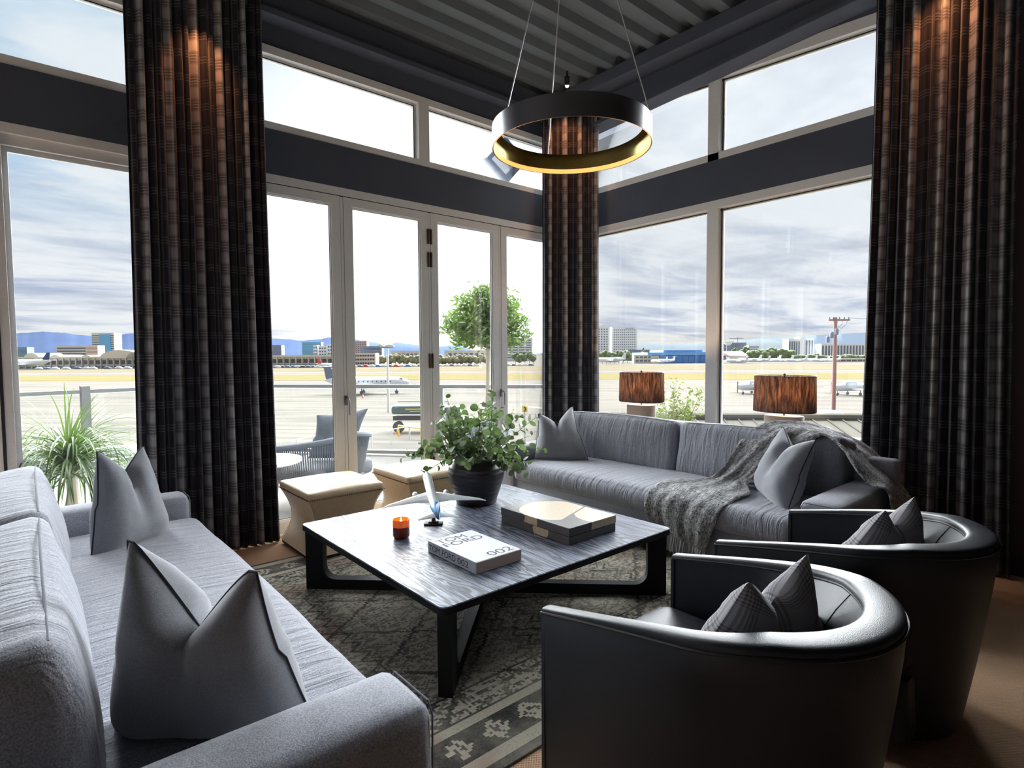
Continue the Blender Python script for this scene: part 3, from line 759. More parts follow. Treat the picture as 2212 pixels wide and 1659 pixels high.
# ================================================================== SOFAS
def make_sofa(label, loc, rz, seed, group):
    t = thing('sofa', label, 'sofa', loc, rz, group)
    # local: front at x=0, back x=-1, length along y
    HL = 1.425; AW = 0.225
    B().rbox((-0.98, -HL + 0.02, 0.07), (-0.03, HL - 0.02, 0.31), 0.015, 2).build('base', M_SOFA, t)
    B().rbox((-1.0, -HL, 0.08), (-0.86, HL, 0.725), 0.03, 3).build('back_frame', M_SOFA, t)
    for s in (-1, 1):
        y0, y1 = (HL - AW, HL) if s > 0 else (-HL, -HL + AW)
        b = B(); b.softbox(((-0.995 + 0.0) / 2, (y0 + y1) / 2, 0.325), (0.4975, AW / 2, 0.262), 0.038, (0, 0.006, 0.012), (10, 6, 6), 0.002, seed + s)
        a = b.build('arm', M_SOFA, t, ang=50)
        q = B(); q.tube([(-0.004, y0 + 0.02, 0.08), (-0.002, y0 + 0.014, 0.55), (-0.004, y0 + 0.03, 0.578), (-0.004, y1 - 0.03, 0.578), (-0.002, y1 - 0.014, 0.55), (-0.004, y1 - 0.02, 0.08)], 0.0025, 6)
        q.build('piping', M_SEAM, a)
    b = B(); b.softbox((-0.365, 0, 0.39), (0.40, HL - AW - 0.004, 0.082), 0.055, (0.02, 0, 0.022), (14, 40, 6), 0.006, seed, wf=3.2)
    sc_ = b.build('seat_cushion', M_CUSH, t, ang=60)
    for k, (a, c) in enumerate([(-HL + AW + 0.005, -0.004), (0.004, HL - AW - 0.005)]):
        b = B(); tilt = Matrix.Translation((-0.74, 0, 0.46)) @ Matrix.Rotation(math.radians(-9), 4, 'Y')
        b.softbox((0, (a + c) / 2, 0.18), (0.135, (c - a) / 2, 0.215), 0.05, (0.035, 0, 0.02), (8, 20, 12), 0.008, seed + 7 * k, M=tilt, wf=4.5)
        bc = b.build('back_cushion', M_CUSH, t, ang=60)
        q = B(); yy = [(a + 0.05) + (c - a - 0.10) * i / 8 for i in range(9)]
        q.tube([(0.112, y, 0.386 + 0.016 * math.sin(PI * i / 8)) for i, y in enumerate(yy)], 0.003, 6, M=tilt); q.build('piping', M_SEAM, bc)
    for sx in (-0.93, -0.07):
        for sy in (-HL + 0.09, HL - 0.09):
            B().lathe([(0.022, 0.012), (0.028, 0.072)], 12, (sx, sy, 0)).build('leg', M_BLACK, t)
    return t
make_sofa('long grey sofa at the left edge seen from its near arm, with two back cushions', (0.70, 2.525, 0), 0, 3, 'grey three seat sofas')
make_sofa('long grey sofa under the right window with a throw over its back', (3.21, 2.525, 0), PI, 21, 'grey three seat sofas')

# ================================================================== PILLOWS
def pillow(label, bl, br, tl, tr, T, mt=None, dip=0.30, depth=0.10, seed=0, name='throw_pillow', group=None, belly=1.0, pip=True):
    # corners given bottom-left, bottom-right, top-left, top-right in metres
    bl, br, tl, tr = [Vector(p) for p in (bl, br, tl, tr)]
    c = (bl + br + tl + tr) / 4; n_ = ((br - bl) + (tr - tl)).cross((tl - bl) + (tr - br)).normalized()
    n = 26; b = B(); edge = []
    H = ((tl - bl).length + (tr - br).length) / 2
    upv = ((tl - bl) + (tr - br)).normalized()
    def pt(u, v, side):
        # u,v in -1..1
        a = bl.lerp(br, (u + 1) / 2); d_ = tl.lerp(tr, (u + 1) / 2); p = a.lerp(d_, (v + 1) / 2)
        # pinch edges inwards between the corners
        ctr_u = bl.lerp(br, 0.5).lerp(tl.lerp(tr, 0.5), (v + 1) / 2); ctr_v = a.lerp(d_, 0.5)
        p = p + (ctr_u - p) * (0.11 * (1 - v * v) * u * u)* (0.4 if v < 0 else 1.0) 
        ku = (1 - abs(u)); 
        vv = max(0, (v + 1) / 2)
        notch = max(0.0, 1 - abs(u) / 0.92); notch = notch ** 1.15
        p = p - upv * (dip * H * notch * vv ** 3.0)
        th = T * ((1 - u ** 4) ** 0.75) * ((1 - v ** 4) ** 0.7) * (1.0 + 0.25 * belly * (-v))
        crease = math.exp(-(u / 0.16) ** 2) * vv ** 2.2
        th = th * (1 - 0.45 * crease)
        q = p + n_ * (side * th)
        q += n_ * (-depth * crease * (1 if side > 0 else -0.4) * (1 - v ** 8))
        q += n_ * (noise.noise(Vector((u * 2.3 + seed, v * 2.3, side * 3))) * 0.010 + noise.noise(Vector((u * 6 + seed, v * 6, side * 3))) * 0.004) * (1 - u ** 6) * (1 - v ** 6)
        return q - c
    for side in (1, -1):
        rows = []; uvs = []
        for j in range(n + 1):
            v = -1 + 2 * j / n; v = math.copysign(1 - (1 - abs(v)) ** 1.4, v) if abs(v) > 1e-9 else 0
            row = []; uv = []
            for i in range(n + 1):
                u = -1 + 2 * i / n; u = math.copysign(1 - (1 - abs(u)) ** 1.4, u) if abs(u) > 1e-9 else 0
                row.append(tuple(pt(u, v, side))); uv.append(((u + 1) * 0.25 + 0.001, (v + 1) * 0.25 + 0.001))
            rows.append(row if side > 0 else row[::-1]); uvs.append(uv if side > 0 else uv[::-1])
        b.grid(rows, uvs=uvs)
    t = thing(name, label, 'pillow', tuple(c), 0, group)
    b.build('cover', mt or M_PIL, t, ang=70)
    if pip:
        loop = []
        m_ = 20
        for i in range(m_): loop.append(pt(-1 + 2 * i / m_, -1, 0))
        for i in range(m_): loop.append(pt(1, -1 + 2 * i / m_, 0))
        for i in range(m_): loop.append(pt(1 - 2 * i / m_, 1, 0))
        for i in range(m_): loop.append(pt(-1, 1 - 2 * i / m_, 0))
        q = B(); q.tube([tuple(p) for p in loop], 0.0035, 6, closed=True); q.build('piping', M_PIPE if mt is None else M_PLAID, t)
    return t
# right sofa
pillow('grey velvet pillow with a chopped top at the far left end of the right sofa', (3.40, 3.68, 0.46), (3.66, 3.26, 0.47), (3.52, 3.75, 0.86), (3.86, 3.64, 0.915), 0.085, dip=0.27, depth=0.07, seed=2, group='grey velvet pillows')
pillow('grey velvet pillow with two pointed corners at the near end of the right sofa', (3.70, 1.80, 0.49), (3.38, 1.46, 0.445), (3.88, 1.715, 0.90), (3.60, 1.39, 0.872), 0.095, dip=0.24, depth=0.10, seed=5, group='grey velvet pillows')
# left sofa
pillow('grey velvet pillow standing at the far end of the left sofa', (0.19, 3.24, 0.46), (0.545, 3.47, 0.46), (0.235, 3.30, 0.955), (0.455, 3.55, 0.925), 0.09, dip=0.24, depth=0.08, seed=9, group='grey velvet pillows')
pillow('large dark grey velvet pillow behind the near arm of the left sofa', (0.53, 1.42, 0.46), (0.13, 1.72, 0.46), (0.375, 1.33, 0.915), (0.172, 1.66, 0.95), 0.12, dip=0.40, depth=0.10, seed=14, group='grey velvet pillows', belly=0.6)

# ================================================================== THROW
def throw():
    # ruled rows: (left point, right point)
    rows = [((3.19, 2.25, 0.235), (3.19, 1.86, 0.16)), ((3.165, 2.29, 0.33), (3.165, 1.80, 0.30)), ((3.19, 2.30, 0.44), (3.18, 1.76, 0.43)), ((3.28, 2.28, 0.495), (3.30, 1.73, 0.49)), ((3.46, 2.20, 0.50), (3.50, 1.74, 0.495)),
            ((3.62, 2.11, 0.505), (3.64, 1.83, 0.50)), ((3.76, 2.08, 0.55), (3.74, 1.80, 0.53)), ((3.82, 2.03, 0.66), (3.80, 1.70, 0.64)), ((3.87, 1.98, 0.78), (3.83, 1.55, 0.77)), ((3.96, 1.90, 0.868), (3.86, 1.46, 0.85)),
            ((4.10, 1.78, 0.885), (3.84, 1.38, 0.84)), ((4.22, 1.60, 0.865), (3.80, 1.30, 0.79)), ((4.28, 1.44, 0.80), (3.76, 1.23, 0.70)), ((4.30, 1.29, 0.71), (3.74, 1.15, 0.61)), ((4.29, 1.18, 0.59), (3.72, 1.065, 0.585)), ((4.26, 1.07, 0.44), (3.74, 1.035, 0.44)), ((4.24, 1.04, 0.30), (3.78, 1.02, 0.26))]
    rows = [(Vector(a), Vector(b_)) for a, b_ in rows]; n = 90; mw = 26; G = []; U = []
    for j in range(n + 1):
        s = (len(rows) - 1) * j / n; k = min(int(s), len(rows) - 2); f = s - k; f2 = f * f * (3 - 2 * f)
        def cr(i):
            p0, p1, p2, p3 = rows[max(k - 1, 0)][i], rows[k][i], rows[k + 1][i], rows[min(k + 2, len(rows) - 1)][i]
            return 0.5 * ((2 * p1) + (p2 - p0) * f + (2 * p0 - 5 * p1 + 4 * p2 - p3) * f * f + (3 * p1 - p0 - 3 * p2 + p3) * f ** 3)
        A, C = cr(0), cr(1)
        nx = cr(0) ; tan = (rows[k + 1][0] + rows[k + 1][1] - rows[k][0] - rows[k][1]).normalized(); nn = (C - A).cross(tan).normalized() * -1
        if nn.z < 0 and abs(nn.z) > 0.3: nn = -nn
        if k < 3: nn = Vector((-1, 0, 0.2)).normalized()
        g = []; u = []
        for i in range(mw + 1):
            t = i / mw
            p = A.lerp(C, t)
            fold = math.sin(t * 15 + 1.6 * math.sin(j * 0.09) + j * 0.05) * 0.006 + math.sin(t * 37 + 2 * math.sin(j * 0.21)) * 0.004 + noise.noise(Vector((t * 5, j * 0.12, 1))) * 0.016 + noise.noise(Vector((t * 14, j * 0.35, 6))) * 0.006
            p = p + nn * (0.022 + fold)
            g.append(tuple(p)); u.append((t * 0.5 + 0.001, j * 0.024 + 0.001))
        G.append(g); U.append(u)
    t = thing('throw_blanket', 'charcoal slubbed throw with fringe draped over the right sofa', 'blanket', (3.6, 1.8, 0))
    o3 = Vector((3.6, 1.8, 0)); b = B(); b.grid([[tuple(Vector(p) - o3) for p in r] for r in G], uvs=U)
    o = b.build('blanket', M_THROW, t, ang=80); add_solid(o, 0.010)
    q = B(); R = random.Random(3)
    for i in range(0, 46):
        tt = i / 45 * mw; i0 = min(int(tt), mw - 1); p = Vector(G[0][i0]).lerp(Vector(G[0][i0 + 1]), tt - i0) - o3; L = R.uniform(0.07, 0.12); dx, dy = R.uniform(-0.012, 0.004), R.uniform(-0.02, 0.02)
        q.tube([p + Vector((0, 0, 0.01)), p + Vector((dx * 0.5 - 0.004, dy * 0.2, -L * 0.35)), p + Vector((dx, dy * 0.9, -L * 0.7)), p + Vector((dx * 0.6, dy * 0.6, -L))], [0.005, 0.006, 0.0045, 0.003], 5)
    f = q.build('fringe', M_THROW, t); f['kind'] = 'stuff'
    return t
throw()

# ================================================================== BARREL CHAIRS
def make_chair(label, loc, group):
    t = thing('barrel_chair', label, 'chair', loc, 0, group)
    R_ = 0.368; yc = -0.05; yt = 0.42
    def path(s):
        # s 0..1 left tip -> back -> right tip; returns centreline xy and outward normal
        Ls = yt - yc; La = PI * R_; T = 2 * Ls + La; d_ = s * T
        if d_ < Ls: return Vector((-R_, yt - d_)), Vector((-1, 0))
        if d_ < Ls + La:
            a = (d_ - Ls) / R_; return Vector((-R_ * math.cos(a), yc - R_ * math.sin(a))), Vector((-math.cos(a), -math.sin(a)))
        return Vector((R_, yc + (d_ - Ls - La))), Vector((1, 0))
    def sm(x): x = max(0, min(1, x)); return x * x * (3 - 2 * x)
    n = 72
    def rim(s):
        k = min(1.0, (1 - abs(2 * s - 1)) / 0.66); return 0.622 + 0.112 * (k - 0.18 * k * k) / 0.82
    def wid(s): return 0.046 + 0.050 * sm((1 - abs(2 * s - 1) - 0.2) / 0.6)
    b = B(); rows = []; out = []
    for i in range(n + 1):
        s = i / n; p, nn = path(s); z = rim(s); wdt = wid(s); back = sm((1 - abs(2 * s - 1) - 0.2) / 0.5)
        prof = []
        for k in range(9):
            q = k / 8; zz = 0.05 + (z - 0.012 - 0.05) * q; inset = back * 0.085 * (1 - q) ** 1.3 + 0.004 * (1 - q)
            prof.append((-inset, zz))
        prof += [(-0.004, z - 0.004)]
        r = [(p.x + nn.x * o_, p.y + nn.y * o_, zz) for o_, zz in prof]
        rows.append(r)
    b.grid([list(r) for r in zip(*rows)][::-1])
    # tip caps and inside faces of arms
    for s_ in (-1, 1):
        x0, x1 = (s_ * (R_ - 0.05), s_ * R_)
        b.box((min(x0, x1), yt - 0.012, 0.05), (max(x0, x1), yt, 0.612))
    b.build('shell', M_LEATHER, t, ang=60)
    # padded rim
    b = B(); rows = []; pin = []; pout = []
    for i in range(n + 1):
        s = i / n; p, nn = path(s); z = rim(s); wdt = wid(s); r = []
        for k in range(13):
            a = PI * k / 12; e = 0.009 + 0.006 * sm((1 - abs(2 * s - 1)) / 0.5)
            o_ = -wdt / 2 + wdt / 2 * math.copysign(abs(math.cos(a)) ** 0.5, math.cos(a)); zz = z - 0.012 + e * 2 * math.sin(a) ** 0.45
            r.append((p.x + nn.x * o_, p.y + nn.y * o_, zz))
        rows.append(r)
        pout.append((p.x + nn.x * 0.002, p.y + nn.y * 0.002, z - 0.008)); pin.append((p.x - nn.x * (wdt - 0.002), p.y - nn.y * (wdt - 0.002), z - 0.006))
    b.grid(rows)
    for idx in (0, n):
        c0 = len(b.v); b.add(rows[idx], [tuple(range(13)) if idx == 0 else tuple(reversed(range(13)))])
    rp = b.build('arm_rail', M_LEATHER, t, ang=50)
    q = B(); q.tube(pout, 0.0045, 6).tube(pin, 0.0035, 6); q.build('piping', M_CHBASE, rp)
    # inside: thin at arms, thick padded back
    b = B(); rows = []
    for i in range(n + 1):
        s = i / n; p, nn = path(s); z = rim(s); wdt = wid(s); back = sm((1 - abs(2 * s - 1) - 0.28) / 0.35)
        r = []
        for k in range(9):
            q_ = k / 8; zz = z - 0.006 - (z - 0.006 - 0.34) * q_; o_ = -wdt + 0.004 - back * (0.030 * math.sin(PI * min(1, q_ * 1.1)) + 0.15 * q_ ** 0.8)
            r.append((p.x + nn.x * o_, p.y + nn.y * o_, zz))
        rows.append(r)
    b.grid(rows[::-1]); b.build('inner_back', M_LEATHER, t, ang=70)
    for s in (0.36, 0.64):
        i = int(s * n); q = B(); q.tube([Vector(v_) for v_ in rows[i]], 0.0022, 6); q.build('back_seam', M_CHBASE, t)
    b = B(); b.softbox((0, 0.10, 0.375), (0.305, 0.345, 0.075), 0.05, (0, 0.01, 0.03), (12, 12, 5), 0.002, 4); b.build('seat_cushion', M_LEATHER, t, ang=60)
    b = B(); b.rbox((-0.31, -0.25, 0.07), (0.31, 0.40, 0.305), 0.02); b.build('seat_box', M_LEATHER, t)
    B().lathe([(0.22, 0.012), (0.23, 0.02), (0.23, 0.05), (0.10, 0.052), (0.08, 0.08)], 32, (0, 0.02, 0)).build('swivel_base', M_CHBASE, t)
    return t
ch = make_chair('black leather barrel chair nearest the camera with a check pillow', (1.532, 0.81, 0), 'black leather barrel chairs')
dup(ch, (2.495, 0.785, 0), 0, 'black leather barrel chair behind the nearest one, at the right edge', 'black leather barrel chairs')
pillow('grey glen check pillow on the nearest barrel chair', (1.36, 0.88, 0.50), (1.72, 0.62, 0.50), (1.345, 0.675, 0.825), (1.74, 0.685, 0.805), 0.075, M_PLAID, dip=0.33, depth=0.05, seed=31, name='check_pillow', group='glen check pillows', pip=False)
pillow('grey glen check pillow on the far barrel chair by the sofa arm', (2.36, 0.88, 0.50), (2.72, 0.62, 0.50), (2.345, 0.665, 0.825), (2.73, 0.665, 0.815), 0.075, M_PLAID, dip=0.33, depth=0.05, seed=37, name='check_pillow', group='glen check pillows', pip=False)

# ================================================================== OTTOMANS
def make_ottoman(label, loc, group):
    t = thing('ottoman', label, 'ottoman', loc, 0, group); hw, hd = 0.282, 0.295
    b = B(); rows = []
    NS = 16
    for k in range(NS + 1):
        q = k / NS; z = 0.035 + 0.395 * q; ins = 0.062 * math.sin(PI * q) ** 1.0 ; c = -ins + (0.004 if k == NS else 0)
        a, d_ = hw + c - 0.006, hd + c - 0.006; r = []
        rr = 0.012
        for (sx, sy) in ((1, 1), (-1, 1), (-1, -1), (1, -1)):
            base = {(1, 1): 0, (-1, 1): 90, (-1, -1): 180, (1, -1): 270}[(sx, sy)]
            for m_ in range(4):
                an = math.radians(base + 30 * m_); r.append((sx * (a - rr) + rr * math.cos(an), sy * (d_ - rr) + rr * math.sin(an), z))
        rows.append(r)
    b.grid(rows, closed_u=True); b.build('body', M_TAN, t, ang=45)
    b = B(); b.softbox((0, 0, 0.452), (hw, hd, 0.028), 0.022, (0.0, 0.0, 0.030), (14, 14, 4), 0.0015, 3); c_ = b.build('seat_pad', M_TAN, t, ang=60)
    q = B()
    for i in range(34):
        for (x, y) in ((-hw + 2 * hw * (i + 0.5) / 34, -hd - 0.001), (-hw + 2 * hw * (i + 0.5) / 34, hd + 0.001), (-hw - 0.001, -hd + 2 * hd * (i + 0.5) / 34), (hw + 0.001, -hd + 2 * hd * (i + 0.5) / 34)):
            q.add([(x, y, 0.4345), (x - 0.004, y, 0.43), (x, y - 0.004, 0.43), (x + 0.004, y, 0.43), (x, y + 0.004, 0.43), (x, y, 0.4255)], [(0, 1, 2), (0, 2, 3), (0, 3, 4), (0, 4, 1), (5, 2, 1), (5, 3, 2), (5, 4, 3), (5, 1, 4)])
    nh = q.build('nailhead_trim', M_NAIL, c_, smooth=False); nh['kind'] = 'stuff'
    B().rbox((-hw + 0.01, -hd + 0.01, 0.012), (hw - 0.01, hd - 0.01, 0.04), 0.004).build('plinth', M_BLACK, t)
    for (sx, sy) in ((1, 1), (-1, 1), (-1, -1), (1, -1)):
        q = B(); q.tube([(sx * (hw - 0.062 * math.sin(PI * k / 10) - 0.0065), sy * (hd - 0.062 * math.sin(PI * k / 10) - 0.0065), 0.04 + 0.39 * k / 10) for k in range(11)], 0.0025, 5); q.build('corner_seam', M_TAN, t)
    return t
ot = make_ottoman('tan leather ottoman with nailhead trim standing beside the plaid curtain', (1.672, 4.015, 0), 'tan leather ottomans')
dup(ot, (2.43, 4.015, 0), 0, 'tan leather ottoman with nailhead trim partly behind the black plant pot', 'tan leather ottomans')

# ================================================================== COFFEE TABLE
TX, TY, TT = 2.0, 2.61, 0.397
ct = thing('coffee_table', 'large square blue black oak coffee table with crossed frame legs', 'coffee table', (TX, TY, 0))
def rrect(hx, hy, r, n=5):
    p = []
    for (sx, sy, a0) in ((1, 1, 0), (-1, 1, 90), (-1, -1, 180), (1, -1, 270)):
        for i in range(n + 1):
            a = math.radians(a0 + 90 * i / n); p.append((sx * (hx - r) + r * math.cos(a), sy * (hy - r) + r * math.sin(a)))
    return p
b = B(); HX, HY = 0.79, 0.762
P0 = rrect(HX - 0.003, HY - 0.003, 0.03); P1 = rrect(HX, HY, 0.033)
rows = [[(x, y, z) for x, y in P] for P, z in ((P0, TT - 0.036), (P1, TT - 0.033), (P1, TT - 0.004), (P0, TT))]
b.grid(rows[:3], closed_u=True, mi=1); b.grid(rows[2:], closed_u=True); nn = len(P0); b.add([(x, y, TT) for x, y in P0], [tuple(range(nn))]); b.add([(x, y, TT - 0.036) for x, y in P0], [tuple(reversed(range(nn)))])
b.build('tabletop', [M_WOOD, M_WOODLEG], ct, ang=40)
def legframe(ang_, half):
    # U frame standing in the diagonal plane
    b = B(); ht = TT - 0.036; pw = 0.105; rh = 0.072; th = 0.03; r = 0.075
    inner = [(-half + pw, ht)]
    for i in range(7):
        a = PI + (PI / 2) * i / 6; inner.append((-half + pw + r + r * math.cos(a), rh + r + r * math.sin(a)))
    for i in range(7):
        a = -PI / 2 + (PI / 2) * i / 6; inner.append((half - pw - r + r * math.cos(a), rh + r + r * math.sin(a)))
    inner.append((half - pw, ht))
    outer = [(half, ht), (half, 0.012), (-half, 0.012), (-half, ht)]
    M = Matrix.Rotation(ang_, 4, 'Z')
    # split into quads: pair inner with projected outer
    rowsA = []
    for (x, z) in inner:
        if z > rh + r + 1e-4: ox = -half if x < 0 else half; rowsA.append(((ox, z), (x, z)))
        else: rowsA.append((None, (x, z)))
    res = []
    for i, (o_, q) in enumerate(rowsA):
        if o_ is None:
            x, z = q
            k = i - 1
            if k < 7: t_ = k / 6; o_ = (-half, (rh + r) * (1 - t_ * 2)) if t_ < 0.5 else (-half + (pw + r) * (t_ * 2 - 1), 0.012)
            else: t_ = (k - 7) / 6; o_ = (half - (pw + r) * (1 - t_ * 2), 0.012) if t_ < 0.5 else (half, (rh + r) * (t_ * 2 - 1))
            o_ = (o_[0], max(0.012, o_[1]))
        res.append((o_, q))
    V = []; F = []
    for (o_, q) in res:
        V += [(o_[0], -th, o_[1]), (q[0], -th, q[1]), (q[0], th, q[1]), (o_[0], th, o_[1])]
    m_ = len(res)
    for i in range(m_ - 1):
        a = 4 * i; c = a + 4
        F += [(a, a + 1, c + 1, c), (a + 1, a + 2, c + 2, c + 1), (a + 2, a + 3, c + 3, c + 2), (a + 3, a, c, c + 3)]
    F += [(0, 3, 2, 1), (4 * m_ - 4, 4 * m_ - 3, 4 * m_ - 2, 4 * m_ - 1)]
    b.add(V, F, M); return b
dg = math.hypot(HX - 0.02, HY - 0.02) - 0.01
legframe(math.atan2(-HY, HX), dg).build('leg_frame', M_WOODLEG, ct, ang=30)
legframe(math.atan2(HY, HX), dg).build('leg_frame', M_WOODLEG, ct, ang=30)

# ---- slipcased book
bk = thing('book', 'thick white book in a slipcase with TOM FORD lettering', 'book', (1.66, 2.245, TT + 0.001))
bx, by, bz = 0.138, 0.207, 0.056
B().rbox((-bx, -by + 0.003, 0), (bx - 0.001, by - 0.003, bz), 0.0015, 1).build('slipcase', M_PAPERW, bk)
B().box((-bx + 0.004, -by, 0.002), (bx - 0.002, -by + 0.0035, bz - 0.002)).box((bx - 0.002, -by + 0.003, 0.002), (bx - 0.0002, by - 0.004, bz - 0.002)).build('page_edge', M_PAGES, bk, smooth=False)
def text(name, s, mt, parent, M, width=None, height=0.03, spacing=1.0, bold=0.0):
    cu = bpy.data.curves.new('t', 'FONT'); cu.body = s; cu.size = 1.0; cu.align_x = 'LEFT'; cu.space_character = spacing; cu.offset = bold; cu.fill_mode = 'BOTH' if hasattr(cu, 'fill_mode') else cu.fill_mode
    o = bpy.data.objects.new('t', cu); COL.objects.link(o); dg_ = bpy.context.evaluated_depsgraph_get(); me = bpy.data.meshes.new_from_object(o.evaluated_get(dg_))
    bpy.data.objects.remove(o)
    xs = [v.co.x for v in me.vertices]; ys = [v.co.y for v in me.vertices]; x0, x1, y0, y1 = min(xs), max(xs), min(ys), max(ys)
    for v in me.vertices:
        v.co = M @ Vector(((v.co.x - x0) / (x1 - x0) * width, (v.co.y - y0) / (y1 - y0) * height, 0))
    me.materials.clear(); me.materials.append(mt); q = bpy.data.objects.new(name, me); COL.objects.link(q); q.parent = parent; return q
# spine faces -X, reads towards -Y
text('spine_lettering', 'TOM FORD', M_INK, bk, basis((-bx - 0.0006, by - 0.016, 0.012), (0, -1, 0), (0, 0, 1), (-1, 0, 0)), 0.232, 0.030)
text('spine_lettering', '002', M_INK, bk, basis((-bx - 0.0006, by - 0.266, 0.012), (0, -1, 0), (0, 0, 1), (-1, 0, 0)), 0.088, 0.030)
text('cover_lettering', 'TOM', M_INKG, bk, basis((-bx + 0.02, 0.118, bz + 0.0005), (1, 0, 0), (0, 1, 0), (0, 0, 1)), 0.17, 0.056)
text('cover_lettering', 'FORD', M_INKG, bk, basis((-bx + 0.02, 0.052, bz + 0.0005), (1, 0, 0), (0, 1, 0), (0, 0, 1)), 0.23, 0.056)
text('cover_lettering', '002', M_INKG, bk, basis((-0.03, -0.185, bz + 0.0005), (1, 0, 0), (0, 1, 0), (0, 0, 1)), 0.145, 0.056)

# ---- resin box
rb = thing('decorative_box', 'dark resin box with pale wood slices in its lid', 'box', (2.315, 2.31, TT + 0.047))
rb.rotation_euler = (0, 0, 0)
B().rbox((-0.19, -0.28, -0.046), (0.19, 0.28, -0.001), 0.002, 1).build('box_base', M_RESIN, rb)
B().rbox((-0.192, -0.282, 0.001), (0.192, 0.282, 0.046), 0.002, 1).build('lid', M_RESIN, rb)

# ---- candle
cd = thing('candle', 'lit candle in an amber glass jar on the coffee table', 'candle', (1.535, 2.745, TT + 0.001))
B().lathe([(0.034, 0.0), (0.042, 0.004), (0.046, 0.012), (0.046, 0.062)], 32, cap=True).build('jar_body', M_AMBER, cd)
B().lathe([(0.046, 0.062), (0.046, 0.100), (0.0445, 0.102), (0.0425, 0.100), (0.0425, 0.064)], 32, cap=False).build('jar_rim', M_AMBERUP, cd)
B().lathe([(0.0, 0.078), (0.02, 0.077), (0.042, 0.080), (0.042, 0.07)], 24, cap=False).build('wax', M_WAX, cd)
B().lathe([(0.001, 0.079), (0.006, 0.086), (0.0055, 0.094), (0.002, 0.104), (0.0005, 0.110)], 10).build('flame', M_FLAME, cd)
pl = bpy.data.lights.new('flame_light', 'POINT'); po = bpy.data.objects.new('flame_light', pl); COL.objects.link(po); pl.energy = 0.5; pl.color = (1, 0.45, 0.15); pl.shadow_soft_size = 0.008; po.parent = cd; po.location = (0, 0, 0.125)

# ---- airliner model on a stand
am = thing('model_airplane', 'white model airliner with a blue tail mounted on a dark stand', 'model', (1.80, 2.83, TT + 0.001))
FL = 0.56
dirv = Vector((0.395, 0.865, 0.30)).normalized(); rightv = dirv.cross(Vector((0, 0, 1))).normalized(); upv = rightv.cross(dirv).normalized()
MA = basis((0.035, 0.07, 0.155), rightv, dirv, upv)
def rsec(y):   # fuselage radius along -FL/2..FL/2, nose at +
    t = (y + FL / 2) / FL
    if t > 0.90: return 0.029 * math.sqrt(max(0.0, 1 - ((t - 0.90) / 0.10) ** 2))
    if t < 0.30: return 0.029 * (0.12 + 0.88 * math.sin(PI / 2 * t / 0.30) ** 0.8)
    return 0.029
ys = [-FL / 2 + FL * i / 28 for i in range(29)] + [FL / 2 - 0.006, FL / 2 - 0.002, FL / 2]
ys = sorted(set(ys))
def fus(y0, y1):
    b = B(); rows = []
    for y in [q for q in ys if y0 - 1e-6 <= q <= y1 + 1e-6]:
        r = max(rsec(y), 0.0006); zc = (0.012 * max(0, (0.30 - (y + FL / 2) / FL) / 0.30)); rows.append([(r * math.cos(a), y, zc + r * math.sin(a)) for a in [2 * PI * i / 24 for i in range(24)]])
    b.grid(rows[::-1], M=MA, closed_u=True); return b
cut = ys[8]; cut2 = ys[3]
fus(cut, FL / 2).build('fuselage', M_WHITEP, am)
fus(cut2, cut).build('tail_cone', M_LBLUE, am, label='light blue rear fuselage')
fus(-FL / 2, cut2).build('tail_tip', M_NAVYP, am, label='navy tail tip')
def wing(sx):
    b = B(); secs = [(0.02, 0.06, 0.13, 0.012, -0.012), (0.10, 0.015, 0.082, 0.008, -0.004), (0.20, -0.055, 0.048, 0.004, 0.010), (0.27, -0.105, 0.026, 0.0025, 0.022), (0.30, -0.148, 0.008, 0.001, 0.030)]
    rows = []
    for (x, yl, chd, th, z) in secs:
        r = []
        for i in range(12):
            a = 2 * PI * i / 12; r.append((sx * x, yl + 0.0 - chd / 2 + chd / 2 * math.cos(a), z + th / 2 * math.sin(a) * (1.0 if math.cos(a) > 0 else 0.6)))
        rows.append(r)
    b.grid(rows if sx < 0 else rows[::-1], M=MA, closed_u=True); b.add(rows[-1], [tuple(range(12))], MA); return b
for sx in (-1, 1):
    wg = wing(sx).build('wing', M_WHITEP, am, ang=60)
    b = B(); b.lathe([(0.004, -0.030), (0.013, -0.022), (0.0175, 0.0), (0.0175, 0.022), (0.015, 0.028), (0.012, 0.022)], 16, M=MA @ Matrix.Translation((sx * 0.095, 0.035, -0.020)) @ Matrix.Rotation(-PI / 2, 4, 'X')); b.build('engine', M_WHITEP, wg)
    b = B(); rows = [[(sx * x, yl - c / 2 + c / 2 * math.cos(2 * PI * i / 10), z + th / 2 * math.sin(2 * PI * i / 10)) for i in range(10)] for (x, yl, c, th, z) in ((0.008, -0.195, 0.062, 0.005, 0.010), (0.115, -0.262, 0.020, 0.002, 0.016))]
    b.grid(rows if sx < 0 else rows[::-1], M=MA, closed_u=True); b.add(rows[-1], [tuple(range(10))], MA); b.build('tailplane', M_WHITEP, am)
b = B(); V = [(-0.0025, -0.165, 0.030), (0.0025, -0.165, 0.030), (0.0025, -0.262, 0.020), (-0.0025, -0.262, 0.020), (-0.001, -0.262, 0.115), (0.001, -0.262, 0.115), (0.001, -0.292, 0.115), (-0.001, -0.292, 0.115)]
b.add(V, [(0, 1, 2, 3), (7, 6, 5, 4), (0, 4, 5, 1), (1, 5, 6, 2), (2, 6, 7, 3), (3, 7, 4, 0)], MA); b.build('fin', M_LBLUE, am, smooth=False, label='light blue tail fin')
b = B(); b.rbox((-0.055, -0.03, 0), (0.055, 0.03, 0.010), 0.004).rbox((-0.03, -0.018, 0.008), (0.03, 0.018, 0.018), 0.004)
